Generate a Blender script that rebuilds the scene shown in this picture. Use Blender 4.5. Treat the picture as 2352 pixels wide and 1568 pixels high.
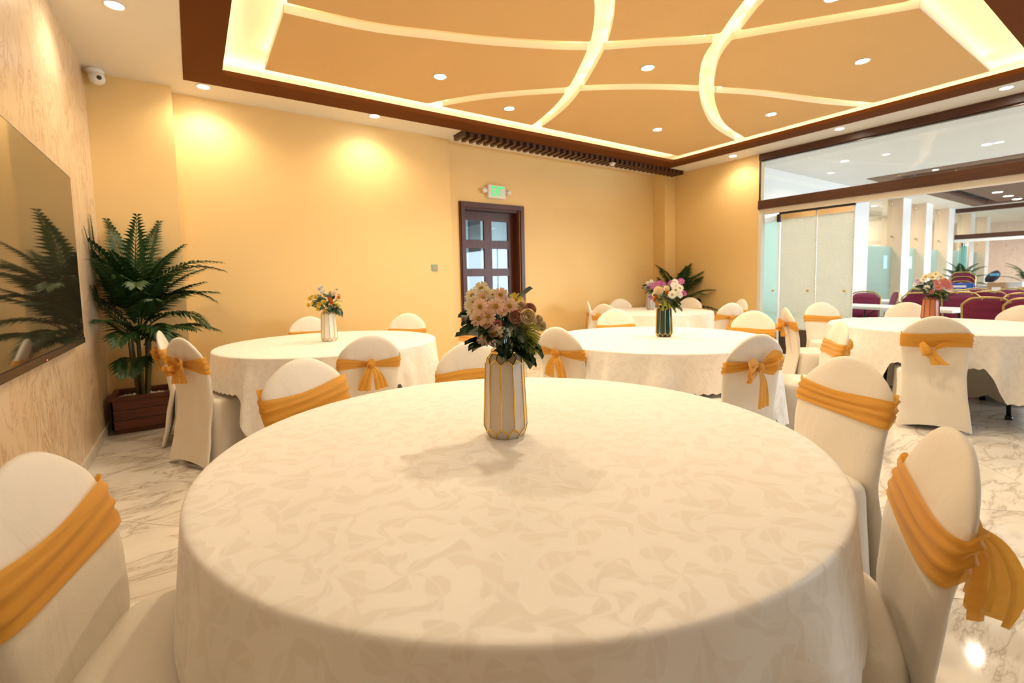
import bpy, bmesh, math, random
from mathutils import Vector, Matrix
random.seed(7)
for o in list(bpy.data.objects): bpy.data.objects.remove(o)
SC = bpy.context.scene
COL = SC.collection
PI = math.pi
R = math.radians

# ------------------------------------------------------------------ camera
cam_d = bpy.data.cameras.new('camera'); cam = bpy.data.objects.new('camera', cam_d); COL.objects.link(cam)
F_PX, W_PX, SH_PX = 1080.0, 2352.0, 58.6
cam_d.sensor_width = 36.0; cam_d.lens = 36.0 * F_PX / W_PX
cam_d.shift_y = -SH_PX / W_PX
cam_d.clip_start = 0.03
_x = Vector((0.82741088, -0.56121502, -0.02071082)); _d = Vector((-0.05870153, -0.04975075, -0.9970351)); _f = Vector((0.5585207, 0.82617344, -0.07410849))
mw = Matrix.Identity(4)
for i in range(3):
    mw[i][0] = _x[i]; mw[i][1] = -_d[i]; mw[i][2] = -_f[i]
mw.translation = Vector((0, 0, 1.26))
cam.matrix_world = mw
cam_d.dof.use_dof = True; cam_d.dof.focus_distance = 1.75; cam_d.dof.aperture_fstop = 3.4
SC.camera = cam

# ------------------------------------------------------------------ world, daylight, exposure
wd = bpy.data.worlds.new('sky'); SC.world = wd; wd.use_nodes = True
wd.node_tree.nodes['Background'].inputs[0].default_value = (0.62, 0.78, 1.0, 1)
wd.node_tree.nodes['Background'].inputs[1].default_value = 0.35
SC.view_settings.view_transform = 'Standard'; SC.view_settings.look = 'None'
SC.view_settings.gamma = 1.0; SC.view_settings.use_curve_mapping = False
SC.view_settings.exposure = 0.34
WARM = (1.0, 0.825, 0.57)
NEUT = (1.0, 0.91, 0.76)
DAY = (0.72, 0.85, 1.0)
def area(name, loc, rot, sx, sy, power, color):
    l = bpy.data.lights.new(name, 'AREA'); l.shape = 'RECTANGLE'; l.size = sx; l.size_y = sy; l.energy = power; l.color = color
    o = bpy.data.objects.new(name, l); COL.objects.link(o); o.location = loc; o.rotation_euler = rot; return o
area('daylight_through_window', (5.6, -4.75, 1.75), (R(90), 0, 0), 3.4, 1.7, 14, DAY)
area('daylight_through_hall_windows', (14.5, -7.1, 1.7), (R(90), 0, 0), 9.0, 2.2, 850, DAY)

# ------------------------------------------------------------------ mesh helpers
def link(o, parent=None):
    COL.objects.link(o)
    if parent is not None: o.parent = parent
    return o
def mk(name, V, F, mat, parent=None, smooth=False, uv=None):
    me = bpy.data.meshes.new(name); me.from_pydata([tuple(v) for v in V], [], F); me.update()
    if smooth: me.polygons.foreach_set('use_smooth', [True] * len(me.polygons))
    if uv is not None:
        lay = me.uv_layers.new(name='UVMap')
        for li, l in enumerate(me.loops): lay.data[li].uv = uv[l.vertex_index]
    if mat is not None: me.materials.append(mat)
    return link(bpy.data.objects.new(name, me), parent)
def empty(name, loc=(0, 0, 0), rz=0.0):
    o = bpy.data.objects.new(name, None); COL.objects.link(o); o.location = loc; o.rotation_euler = (0, 0, rz); o.empty_display_size = .1; return o
def tag(o, label=None, cat=None, group=None, kind=None):
    if label: o['label'] = label
    if cat: o['category'] = cat
    if group: o['group'] = group
    if kind: o['kind'] = kind
    return o
class G:
    def __init__(s): s.V = []; s.F = []
    def add(s, V, F):
        b = len(s.V); s.V += [tuple(v) for v in V]; s.F += [tuple(i + b for i in f) for f in F]; return s
    def box(s, x0, x1, y0, y1, z0, z1, M=None):
        V = [Vector(p) for p in ((x0,y0,z0),(x1,y0,z0),(x1,y1,z0),(x0,y1,z0),(x0,y0,z1),(x1,y0,z1),(x1,y1,z1),(x0,y1,z1))]
        if M is not None: V = [M @ v for v in V]
        return s.add(V, [(0,3,2,1),(4,5,6,7),(0,1,5,4),(1,2,6,5),(2,3,7,6),(3,0,4,7)])
    def bbox(s, x0, x1, y0, y1, z0, z1, b=.006, M=None):          # box with chamfered edges
        bm = bmesh.new(); bmesh.ops.create_cube(bm, size=1)
        for v in bm.verts: v.co = Vector((x0+(v.co.x+.5)*(x1-x0), y0+(v.co.y+.5)*(y1-y0), z0+(v.co.z+.5)*(z1-z0)))
        bmesh.ops.bevel(bm, geom=bm.edges[:], offset=b, segments=2, affect='EDGES', profile=.6)
        V = [v.co.copy() for v in bm.verts]; bm.verts.index_update()
        Fc = [tuple(v.index for v in f.verts) for f in bm.faces]; bm.free()
        if M is not None: V = [M @ v for v in V]
        return s.add(V, Fc)
    def tube(s, pts, r, n=8, cap=True):
        pts = [Vector(p) for p in pts]; rr = r if isinstance(r, (list, tuple)) else [r] * len(pts)
        V = []; Fc = []
        t0 = (pts[1] - pts[0]).normalized(); a = Vector((0, 0, 1)) if abs(t0.z) < .9 else Vector((1, 0, 0))
        u = t0.cross(a).normalized()
        for i, p in enumerate(pts):
            t = (pts[min(i+1, len(pts)-1)] - pts[max(i-1, 0)]).normalized()
            u = (u - t * u.dot(t)).normalized(); w = t.cross(u)
            for k in range(n):
                an = 2*PI*k/n; V.append(p + (u*math.cos(an) + w*math.sin(an)) * rr[i])
        for i in range(len(pts)-1):
            for k in range(n):
                k2 = (k+1) % n; Fc.append((i*n+k, i*n+k2, (i+1)*n+k2, (i+1)*n+k))
        if cap:
            Fc.append(tuple(range(n-1, -1, -1))); Fc.append(tuple((len(pts)-1)*n+k for k in range(n)))
        return s.add(V, Fc)
    def lathe(s, prof, n=24, c=(0, 0, 0)):
        V = []; Fc = []
        for r, z in prof:
            for k in range(n):
                an = 2*PI*k/n; V.append((c[0]+r*math.cos(an), c[1]+r*math.sin(an), c[2]+z))
        for i in range(len(prof)-1):
            for k in range(n):
                k2 = (k+1) % n; Fc.append((i*n+k, i*n+k2, (i+1)*n+k2, (i+1)*n+k))
        Fc.append(tuple(range(n-1, -1, -1))); Fc.append(tuple((len(prof)-1)*n+k for k in range(n)))
        return s.add(V, Fc)
    def grid(s, nu, nv, fn, closed_u=False):
        V = [fn(i, j) for j in range(nv) for i in range(nu)]; Fc = []
        for j in range(nv-1):
            for i in range(nu if closed_u else nu-1):
                i2 = (i+1) % nu; Fc.append((j*nu+i, j*nu+i2, (j+1)*nu+i2, (j+1)*nu+i))
        return s.add(V, Fc)
    def prism(s, poly, z0, z1):
        n = len(poly)
        V = [(p[0], p[1], z0) for p in poly] + [(p[0], p[1], z1) for p in poly]
        Fc = [tuple(range(n-1, -1, -1)), tuple(range(n, 2*n))] + [(i, (i+1) % n, n+(i+1) % n, n+i) for i in range(n)]
        return s.add(V, Fc)
    def build(s, name, mat, parent=None, smooth=False): return mk(name, s.V, s.F, mat, parent, smooth)
def lerp(a, b, t): return a + (b - a) * t
def pw(tab, x):
    if x <= tab[0][0]: return tab[0][1]
    for (a, va), (b, vb) in zip(tab, tab[1:]):
        if x <= b:
            t = (x-a)/(b-a); t = t*t*(3-2*t)*.5 + t*.5; return va + (vb-va)*t
    return tab[-1][1]
def struct(o): o['kind'] = 'structure'; return o
def copy_tree(o, parent=None):
    c = o.copy(); COL.objects.link(c)
    if parent is not None: c.parent = parent
    for ch in list(o.children): copy_tree(ch, c)
    return c

# ------------------------------------------------------------------ materials
class NT:
    def __init__(s, name):
        s.m = bpy.data.materials.new(name); s.m.use_nodes = True; s.t = s.m.node_tree; s.b = s.t.nodes['Principled BSDF']; s.out = s.t.nodes['Material Output']
    def n(s, typ, **kw):
        nd = s.t.nodes.new(typ)
        for k, v in kw.items():
            if k.startswith('i_'):
                key = k[2:]; key = int(key) if key.isdigit() else key.replace('_', ' ')
                nd.inputs[key].default_value = v
            else: setattr(nd, k, v)
        return nd
    def l(s, a, b): s.t.links.new(a, b); return s
    def math(s, op, a, b=None, c=None):
        nd = s.t.nodes.new('ShaderNodeMath'); nd.operation = op
        for i, v in enumerate((a, b, c)):
            if v is None: continue
            if hasattr(v, 'links'): s.t.links.new(v, nd.inputs[i])
            else: nd.inputs[i].default_value = v
        return nd.outputs[0]
    def vmath(s, op, a, b=None, scale=None):
        nd = s.t.nodes.new('ShaderNodeVectorMath'); nd.operation = op
        for i, v in enumerate((a, b)):
            if v is None: continue
            if hasattr(v, 'links'): s.t.links.new(v, nd.inputs[i])
            else: nd.inputs[i].default_value = v
        if scale is not None: nd.inputs['Scale'].default_value = scale
        return nd.outputs['Value'] if op in ('LENGTH', 'DOT_PRODUCT') else nd.outputs['Vector']
    def ramp(s, fac, stops):
        nd = s.t.nodes.new('ShaderNodeValToRGB'); s.l(fac, nd.inputs[0]); e = nd.color_ramp.elements
        while len(e) < len(stops): e.new(.5)
        for el, (p, c) in zip(e, stops): el.position = p; el.color = (*c, 1) if len(c) == 3 else c
        return nd.outputs[0]
    def mix(s, fac, a, b):
        nd = s.t.nodes.new('ShaderNodeMix'); nd.data_type = 'RGBA'
        for i, v in ((0, fac), (6, a), (7, b)):
            if hasattr(v, 'links'): s.l(v, nd.inputs[i])
            else: nd.inputs[i].default_value = (*v, 1) if isinstance(v, tuple) and len(v) == 3 else v
        return nd.outputs[2]
    def bump(s, h, strength=.2, dist=.01):
        nd = s.n('ShaderNodeBump'); nd.inputs['Strength'].default_value = strength; nd.inputs['Distance'].default_value = dist
        s.l(h, nd.inputs['Height']); s.l(nd.outputs[0], s.b.inputs['Normal']); return nd
    def pos(s): return s.n('ShaderNodeNewGeometry').outputs['Position']
    def obj(s): return s.n('ShaderNodeTexCoord').outputs['Object']
    def noise(s, vec, scale=5, detail=4, rough=.55, dist=0.0, out='Fac'):
        nd = s.n('ShaderNodeTexNoise'); nd.inputs['Scale'].default_value = scale; nd.inputs['Detail'].default_value = detail
        nd.inputs['Roughness'].default_value = rough; nd.inputs['Distortion'].default_value = dist; s.l(vec, nd.inputs['Vector']); return nd.outputs[out]
    def scaled(s, vec, sc):
        nd = s.n('ShaderNodeMapping'); nd.inputs['Scale'].default_value = sc; s.l(vec, nd.inputs['Vector']); return nd.outputs[0]
    def setp(s, col=None, rough=None, metal=None, **kw):
        if col is not None:
            if hasattr(col, 'links'): s.l(col, s.b.inputs['Base Color'])
            else: s.b.inputs['Base Color'].default_value = (*col, 1)
        if rough is not None:
            if hasattr(rough, 'links'): s.l(rough, s.b.inputs['Roughness'])
            else: s.b.inputs['Roughness'].default_value = rough
        if metal is not None: s.b.inputs['Metallic'].default_value = metal
        for k, v in kw.items(): s.b.inputs[k.replace('_', ' ')].default_value = v
        return s.m
def plain(name, col, rough=.5, metal=0.0, var=.06, sc=8.0, **kw):
    t = NT(name); n = t.noise(t.obj(), sc, 3)
    c = t.mix(n, tuple(x*(1-var) for x in col), tuple(min(1, x*(1+var)) for x in col))
    return t.setp(c, rough, metal, **kw)
def paint(name, col, rough=.6, bump=.05, spec=.4):
    t = NT(name); p = t.pos(); n = t.noise(p, 1.3, 3); c = t.mix(n, tuple(x*.96 for x in col), tuple(min(1, x*1.04) for x in col))
    t.bump(t.noise(p, 160, 2), bump, .002); return t.setp(c, rough, Specular_IOR_Level=spec)
def emit(name, col, strength):
    t = NT(name); return t.setp(tuple(.6*c for c in col), .4, Emission_Color=(*col, 1), Emission_Strength=strength)
def glass(name, tint=(1, 1, 1), frost=0.0, refl_rough=.02, ior=1.5, haze=(.9, .93, .9)):
    t = NT(name); nt = t.t
    tr = t.n('ShaderNodeBsdfTransparent'); tr.inputs[0].default_value = (*tint, 1)
    gl = t.n('ShaderNodeBsdfGlossy'); gl.inputs['Roughness'].default_value = refl_rough
    fr = t.n('ShaderNodeFresnel'); bf = t.n('ShaderNodeNewGeometry').outputs['Backfacing']   # thin pane: both faces reflect like the outer one
    t.l(t.math('MULTIPLY_ADD', bf, 1/ior-ior, ior), fr.inputs[0])
    mx = t.n('ShaderNodeMixShader'); t.l(fr.outputs[0], mx.inputs[0]); t.l(gl.outputs[0], mx.inputs[2])
    if frost > 0:
        df = t.n('ShaderNodeBsdfDiffuse'); df.inputs[0].default_value = (*haze, 1)
        tl = t.n('ShaderNodeBsdfTranslucent'); tl.inputs[0].default_value = (*haze, 1)
        m2 = t.n('ShaderNodeMixShader'); m2.inputs[0].default_value = .5; t.l(df.outputs[0], m2.inputs[1]); t.l(tl.outputs[0], m2.inputs[2])
        m3 = t.n('ShaderNodeMixShader'); m3.inputs[0].default_value = frost; t.l(tr.outputs[0], m3.inputs[1]); t.l(m2.outputs[0], m3.inputs[2])
        t.l(m3.outputs[0], mx.inputs[1]); t.frostmix = m3
    else: t.l(tr.outputs[0], mx.inputs[1])
    t.l(mx.outputs[0], t.out.inputs['Surface']); t.m['x'] = 0
    return t
def wood(name, a, b, rough=.35, sc=(2, 30, 30)):
    t = NT(name); v = t.scaled(t.obj(), sc); n = t.noise(v, 1.0, 6, .6, 1.5); t.bump(n, .15, .003)
    return t.setp(t.ramp(n, [(.3, a), (.7, b)]), rough)

M = {}
M['wall'] = paint('wall_paint_yellow', (.83, .595, .27), .55)
M['soffit'] = paint('soffit_white', (.80, .76, .70), .6, .03)
M['slab'] = paint('slab_white', (.86, .82, .74), .6, .03)
M['brown'] = paint('ceiling_brown', (.135, .042, .008), .85, .03, .15)
M['tan'] = paint('ceiling_tan', (.72, .48, .225), .8, .03, .2)
M['hallwhite'] = paint('hall_white', (.86, .85, .82), .6, .03)
M['hallbeige'] = paint('hall_beige', (.74, .58, .42), .55, .03)
M['hallbrown'] = paint('hall_ceiling_brown', (.17, .095, .07), .5, .03)
M['corr'] = paint('corridor_paint', (.62, .70, .74), .6, .03)
M['bluewall'] = paint('corridor_dark', (.10, .085, .075), .5, .03)
M['darkwood'] = wood('dark_wood', (.042, .009, .003), (.105, .027, .008), .38, (40, 40, 3))
M['beamwood'] = wood('beam_wood', (.045, .014, .007), (.10, .035, .016), .4, (60, 3, 60))
M['potwood'] = wood('planter_wood', (.075, .018, .008), (.16, .045, .020), .45, (4, 60, 60))
M['slat'] = wood('slat_wood', (.07, .025, .009), (.13, .05, .018), .45, (40, 3, 40))
M['black'] = plain('black_metal', (.012, .012, .013), .4)
M['pit'] = plain('recess_shade_black', (.012, .007, .005), .8)  # near-black colour for the shade above the grille slats
M['chrome'] = plain('chrome', (.75, .72, .68), .12, 1.0, .03)
M['bronze'] = plain('bronze_rail', (.10, .07, .055), .25, .6)
M['goldframe'] = plain('gold_frame', (.52, .38, .14), .3, .85)
M['gold'] = plain('gold_lustre', (.80, .52, .12), .18, 1.0, .05)
M['maroon'] = None
M['plastic'] = plain('white_plastic', (.80, .78, .74), .4)
M['tabletop'] = plain('white_tabletop', (.82, .84, .86), .35)
M['bulb'] = emit('lamp_disc', (1.0, .90, .74), 80)
M['bulbn'] = emit('lamp_disc_neutral', (1.0, .95, .88), 40)
M['led'] = emit('cove_strip', (1.0, .77, .40), 40)
M['led2'] = emit('panel_strip', (1.0, .78, .42), 20)
M['clear'] = glass('clear_glass', (.97, .99, .98)).m
M['doorglass'] = glass('door_glass', (.80, .88, .92)).m
M['tealglass'] = glass('teal_glass', (.80, .96, .94), .40, .02, 1.5, (.72, .94, .92)).m
M['frostglass'] = glass('frosted_lower_glass', (.66, .85, .86), .45, .05, 1.5, (.55, .75, .78)).m
# patterned frosted film (herringbone maze of short bars)
t = glass('patterned_frosted_glass', (.86, .92, .88), .8, .05, 1.5, (.84, .88, .83))
v = t.obj(); sp = t.n('ShaderNodeSeparateXYZ'); t.l(v, sp.inputs[0])
a = t.math('ADD', sp.outputs[1], sp.outputs[2]); b = t.math('SUBTRACT', sp.outputs[1], sp.outputs[2])
cb = t.n('ShaderNodeCombineXYZ'); t.l(a, cb.inputs[0]); t.l(b, cb.inputs[1])
br = t.n('ShaderNodeTexBrick'); t.l(cb.outputs[0], br.inputs['Vector'])
for k, x in (('Scale', 6.5), ('Mortar Size', .055), ('Brick Width', .9), ('Row Height', .3)): br.inputs[k].default_value = x
t.l(t.math('MULTIPLY_ADD', br.outputs['Fac'], -.16, .86), t.frostmix.inputs[0])
M['film'] = t.m
# screen
t = NT('tv_screen'); M['screen'] = t.setp((.035, .028, .018), .04, Specular_IOR_Level=1.0, IOR=2.1)
# floor marble tile
t = NT('marble_tile'); p = t.pos(); oi = t.n('ShaderNodeObjectInfo')
off = t.n('ShaderNodeVectorMath', operation='SCALE'); off.inputs[0].default_value = (17, 31, 5); t.l(oi.outputs['Random'], off.inputs['Scale'])
v = t.vmath('ADD', p, off.outputs[0])
rot = t.n('ShaderNodeMapping'); rot.inputs['Rotation'].default_value = (0, 0, R(28)); rot.inputs['Scale'].default_value = (.55, 1.5, 1); t.l(v, rot.inputs[0])
n1 = t.noise(rot.outputs[0], 1.6, 7, .62, 2.2); n2 = t.noise(rot.outputs[0], 3.1, 5, .6, 1.0)
vein = t.math('ABSOLUTE', t.math('SUBTRACT', n1, .5))
c = t.ramp(vein, [(0.0, (.44, .38, .31)), (.012, (.62, .56, .48)), (.05, (.75, .70, .62)), (1, (.78, .73, .66))])
c = t.mix(t.ramp(n2, [(.45, (0, 0, 0)), (.8, (.4, .4, .4))]), c, (.62, .55, .46))
M['tile'] = t.setp(c, .07, Specular_IOR_Level=.6)
M['grout'] = plain('grout', (.16, .13, .10), .8)
# left wall: beige veined panelling
def veined(name, base, dark, scale=(1.0, 1.0, .22), s1=9, vw=.018):
    t = NT(name); p = t.pos(); v = t.scaled(p, scale); n = t.noise(v, s1, 8, .68, 1.6); n2 = t.noise(v, 3.2, 5, .6, 1.0); n3 = t.noise(p, 60, 3)
    vein = t.math('ABSOLUTE', t.math('SUBTRACT', n, .5))
    c = t.ramp(vein, [(0, dark), (vw, tuple(lerp(x, y, .7) for x, y in zip(dark, base))), (vw*2.6, base), (1, base)])
    gate = t.ramp(t.noise(p, 2.3, 4, .6, .5), [(.32, (0, 0, 0)), (.55, (1, 1, 1))]); c = t.mix(gate, base, c)
    c = t.mix(t.math('MULTIPLY', n2, .55), c, tuple(x*.80 for x in base)); c = t.mix(t.math('MULTIPLY', n3, .2), c, tuple(min(1, x*1.15) for x in base))
    t.bump(n, .12, .004); return t.setp(c, .28)
M['veneer'] = veined('veined_panel', (.83, .66, .46), (.42, .20, .075), (1, 1, .42), 4.6, .022)
M['pinkmarble'] = veined('pink_marble', (.84, .70, .60), (.70, .44, .32), (1, 1, .6), 4)
M['skirt'] = veined('skirting_marble', (.72, .66, .56), (.42, .36, .28), (1, 1, 1), 6)
# fabrics
def fabric(name, col, rough=.85, bump=.15, fold=0.0, sheen=.25):
    t = NT(name); o = t.obj(); n = t.noise(o, 5, 4, .6, .6); w = t.noise(o, 420, 2)
    c = t.mix(n, tuple(x*.95 for x in col), tuple(min(1, x*1.03) for x in col))
    h = t.math('ADD', t.math('MULTIPLY', w, .12), t.math('MULTIPLY', t.noise(t.scaled(o, (7, 7, 2.5)), 1.0, 3, .5, 1.2), fold))
    t.bump(h, bump, .012); return t.setp(c, rough, Sheen_Weight=sheen)
M['cover'] = fabric('chair_cover_cloth', (.82, .75, .645), .85, .45, 1.2)
# organza sash
t = NT('sash_organza'); o = t.obj(); n = t.noise(t.scaled(o, (4, 4, 60)), 1.0, 4, .6, .8)
t.setp(t.mix(n, (.72, .34, .035), (.90, .50, .075)), .6, Sheen_Weight=.3); t.bump(n, .35, .006)
tl = t.n('ShaderNodeBsdfTranslucent'); tl.inputs[0].default_value = (.9, .48, .07, 1)
trn = t.n('ShaderNodeBsdfTransparent'); trn.inputs[0].default_value = (1, .72, .3, 1)
m1 = t.n('ShaderNodeMixShader'); m1.inputs[0].default_value = .28; t.l(t.b.outputs[0], m1.inputs[1]); t.l(tl.outputs[0], m1.inputs[2])
m2 = t.n('ShaderNodeMixShader'); m2.inputs[0].default_value = .08; t.l(m1.outputs[0], m2.inputs[1]); t.l(trn.outputs[0], m2.inputs[2])
t.l(m2.outputs[0], t.out.inputs['Surface']); M['sash'] = t.m
# damask tablecloth: scrolling leaf swirls woven into satin
t = NT('damask_cloth'); uvn = t.n('ShaderNodeUVMap'); uv = uvn.outputs[0]
nz = t.n('ShaderNodeTexNoise'); nz.inputs['Scale'].default_value = 5.0; nz.inputs['Detail'].default_value = 2; t.l(uv, nz.inputs['Vector'])
dv = t.vmath('SCALE', t.vmath('SUBTRACT', nz.outputs['Color'], (.5, .5, .5)), scale=.11)
q = t.vmath('SCALE', t.vmath('ADD', uv, dv), scale=5.4)
vo = t.n('ShaderNodeTexVoronoi', voronoi_dimensions='2D', feature='F1'); vo.inputs['Scale'].default_value = 1.0; vo.inputs['Randomness'].default_value = .75; t.l(q, vo.inputs['Vector'])
d = t.vmath('SUBTRACT', q, vo.outputs['Position']); sp = t.n('ShaderNodeSeparateXYZ'); t.l(d, sp.inputs[0])
rr = t.math('SQRT', t.math('ADD', t.math('MULTIPLY', sp.outputs[0], sp.outputs[0]), t.math('MULTIPLY', sp.outputs[1], sp.outputs[1])))
th = t.math('ARCTAN2', sp.outputs[1], sp.outputs[0])
sc2 = t.n('ShaderNodeSeparateColor'); t.l(vo.outputs['Color'], sc2.inputs[0])
ph = t.math('MULTIPLY', sc2.outputs[0], 6.28)
s1 = t.math('SINE', t.math('ADD', t.math('MULTIPLY_ADD', rr, 8.5, t.math('MULTIPLY', th, 4.0)), ph))
s2 = t.math('SINE', t.math('ADD', t.math('MULTIPLY_ADD', rr, -15.0, t.math('MULTIPLY', th, 2.0)), ph))
s3 = t.math('SINE', t.math('MULTIPLY_ADD', rr, 24.0, t.math('MULTIPLY', th, 9.0)))
val = t.math('ADD', t.math('MULTIPLY_ADD', s2, .75, s1), t.math('MULTIPLY', s3, .22))
mask = t.ramp(t.math('MULTIPLY_ADD', val, .25, .5), [(.50, (0, 0, 0)), (.545, (1, 1, 1))])
edge = t.ramp(t.math('ABSOLUTE', t.math('SUBTRACT', val, .12)), [(.03, (1, 1, 1)), (.10, (0, 0, 0))])
veins = t.ramp(t.math('SINE', t.math('ADD', t.math('MULTIPLY_ADD', rr, 16.0, t.math('MULTIPLY', th, 13.0)), ph)), [(.55, (0, 0, 0)), (.85, (1, 1, 1))])
base = t.mix(mask, (.87, .835, .785), (.832, .78, .712)); base = t.mix(t.math('MULTIPLY', t.math('MULTIPLY', veins, mask), .8), base, (.87, .835, .785)); base = t.mix(t.math('MULTIPLY', edge, .7), base, (.90, .875, .835))
sxy = t.n('ShaderNodeSeparateXYZ'); t.l(uv, sxy.inputs[0])
def crease(sock, at): return t.ramp(t.math('ABSOLUTE', t.math('SUBTRACT', t.math('ABSOLUTE', sock), at)), [(0, (1, 1, 1)), (.006, (0, 0, 0))])
cre = t.math('ADD', crease(sxy.outputs[0], .36), crease(sxy.outputs[1], .30))
hgt = t.math('ADD', t.math('ADD', t.math('MULTIPLY', mask, .10), t.math('MULTIPLY', cre, .5)), t.math('MULTIPLY', t.noise(uv, 3.0, 4, .6, 1.0), .9))
t.bump(hgt, .22, .012); t.setp(base, t.math('MULTIPLY_ADD', mask, .3, .45), Sheen_Weight=.2); M['damask'] = t.m
# maroon woven upholstery
t = NT('maroon_upholstery'); o = t.obj(); ck = t.n('ShaderNodeTexVoronoi'); ck.inputs['Scale'].default_value = 55; ck.inputs['Randomness'].default_value = .1; t.l(o, ck.inputs['Vector'])
t.setp(t.ramp(ck.outputs['Distance'], [(.1, (.27, .018, .085)), (.5, (.15, .006, .038))]), .8, Sheen_Weight=.08); M['maroon'] = t.m
# foliage and petals
def leafmat(name, a, b, rough=.45):
    t = NT(name); oi = t.n('ShaderNodeObjectInfo'); n = t.noise(t.obj(), 14, 3)
    f = t.math('MULTIPLY_ADD', oi.outputs['Random'], .5, t.math('MULTIPLY', n, .5)); return t.setp(t.mix(f, a, b), rough)
M['palm'] = leafmat('palm_leaf', (.008, .034, .007), (.036, .090, .016), .45)
M['palmstem'] = leafmat('palm_stem', (.09, .10, .03), (.20, .17, .07), .55)
M['leaf'] = leafmat('bouquet_leaf', (.010, .035, .010), (.04, .085, .022), .45)
M['fern'] = leafmat('fern_green', (.30, .36, .05), (.50, .50, .10), .5)
M['pebble'] = plain('white_pebbles', (.80, .76, .68), .7, 0, .15, 40)
def petal(name, a, b):
    m = leafmat(name, a, b, .6); nt = m.node_tree; bs = nt.nodes['Principled BSDF']; tl = nt.nodes.new('ShaderNodeBsdfTranslucent'); mx = nt.nodes.new('ShaderNodeMixShader'); mx.inputs[0].default_value = .4
    nt.links.new(bs.inputs['Base Color'].links[0].from_socket, tl.inputs[0]); nt.links.new(bs.outputs[0], mx.inputs[1]); nt.links.new(tl.outputs[0], mx.inputs[2]); nt.links.new(mx.outputs[0], nt.nodes['Material Output'].inputs['Surface']); return m
M['peach'] = petal('petal_peach', (.88, .57, .40), (.94, .70, .54))
M['creamp'] = petal('petal_cream', (.86, .78, .52), (.90, .84, .66))
M['whitep'] = petal('petal_white', (.84, .82, .76), (.9, .9, .86))
M['yellowp'] = petal('petal_yellow', (.90, .70, .08), (.95, .82, .22))
M['pinkp'] = petal('petal_pink', (.62, .16, .20), (.75, .30, .30))
M['purplep'] = petal('petal_purple', (.36, .06, .28), (.55, .14, .42))
M['lilacp'] = petal('petal_lilac', (.42, .36, .50), (.62, .56, .66))
M['orangep'] = petal('petal_orange', (.90, .38, .07), (.94, .52, .14))
M['rosep'] = petal('petal_dusty_rose', (.66, .38, .30), (.76, .48, .40))
M['rosec'] = petal('petal_rose_cream', (.86, .70, .44), (.90, .78, .56))
M['eye'] = petal('flower_eye', (.50, .30, .02), (.66, .42, .04))
def ceramic(name, col, rough=.35):
    t = NT(name); return t.setp(col, rough, Coat_Weight=.15)
# ================================================================== THE ROOM
XL, XR, YN, ZC = -0.69, 7.65, -4.6, 3.20
Y1, Y2, Y3 = 5.70, 5.88, 5.98      # back wall: behind the palm, main, recess with the door

# floor: diagonal marble tiles
fl = struct(G().box(XL-.3, XR, YN-.2, 6.4, -.12, -.004).build('floor', M['grout']))
S = 1.157; J = .0016
def clip(poly, x0, x1, y0, y1):
    for ax, lim, sg in ((0, x0, 1), (0, x1, -1), (1, y0, 1), (1, y1, -1)):
        out = []
        for i in range(len(poly)):
            a, b = poly[i-1], poly[i]; da, db = (a[ax]-lim)*sg, (b[ax]-lim)*sg
            if (da >= 0) != (db >= 0):
                tt = da/(da-db); out.append((a[0]+(b[0]-a[0])*tt, a[1]+(b[1]-a[1])*tt))
            if db >= 0: out.append(b)
        poly = out
        if not poly: return []
    return poly
h = S/2 - J*1.2; DI = [(-h, 0), (0, -h), (h, 0), (0, h)]
tile_me = None
for i in range(-12, 16):
    for j in range(-12, 14):
        a = 2.86 + S*(i+.5); b = -2.345 + S*(j+.5); cx, cy = (a+b)/2, (a-b)/2
        P = [(cx+p[0], cy+p[1]) for p in DI]; Q = clip(P, XL, XR, YN, Y3)
        if len(Q) < 3: continue
        ar = abs(sum(Q[k-1][0]*Q[k][1]-Q[k][0]*Q[k-1][1] for k in range(len(Q))))/2
        if ar < .002: continue
        if ar > 2*h*h*.9999:
            if tile_me is None:
                o = G().prism(DI, -.004, 0).build('floor_tile', M['tile'], fl); tile_me = o.data
            else: o = link(bpy.data.objects.new('floor_tile', tile_me), fl)
        else:
            qx = sum(p[0] for p in Q)/len(Q); qy = sum(p[1] for p in Q)/len(Q)
            o = G().prism([(p[0]-qx, p[1]-qy) for p in Q], -.004, 0).build('floor_tile', M['tile'], fl); cx, cy = qx, qy
        o.location = (cx, cy, 0)

# walls
struct(G().box(XL-.2, XL, YN, Y1+.2, 0, ZC).build('wall_left', M['veneer']))
struct(G().box(XL, -.06, Y1, Y1+.3, 0, ZC).build('wall_back_1', M['wall']))
struct(G().box(-.06, 3.0, Y2, Y2+.3, 0, ZC).build('wall_back_2', M['wall']))
DX0, DX1, DZ = 3.24, 4.22, 2.33
struct(G().box(3.0, DX0, Y3, Y3+.22, 0, ZC).box(DX1, XR+.2, Y3, Y3+.22, 0, ZC).box(DX0, DX1, Y3, Y3+.22, DZ, ZC).build('wall_back_3', M['wall']))
struct(G().box(7.34, XR, 5.72, Y3, 0, ZC).build('wall_corner_pier', M['wall']))
struct(G().box(XR, XR+.15, 4.13, Y3+.2, 0, ZC).build('wall_right', M['wall']))
struct(G().box(XL-.2, 3.8, YN-.15, YN, 0, ZC).box(7.4, XR+.15, YN-.15, YN, 0, ZC).box(3.8, 7.4, YN-.15, YN, 0, .85).box(3.8, 7.4, YN-.15, YN, 2.65, ZC).build('wall_near', M['wall']))
w = struct(empty('window_1', (5.6, YN-.08, .85)))
g = G()
for x in (-1.8, -.6, .6, 1.74): g.box(x, x+.06, -.03, .03, 0, 1.8)
g.box(-1.8, 1.8, -.03, .03, 0, .06).box(-1.8, 1.8, -.03, .03, 1.74, 1.8); g.build('window_frame', M['plastic'], w)
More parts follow.
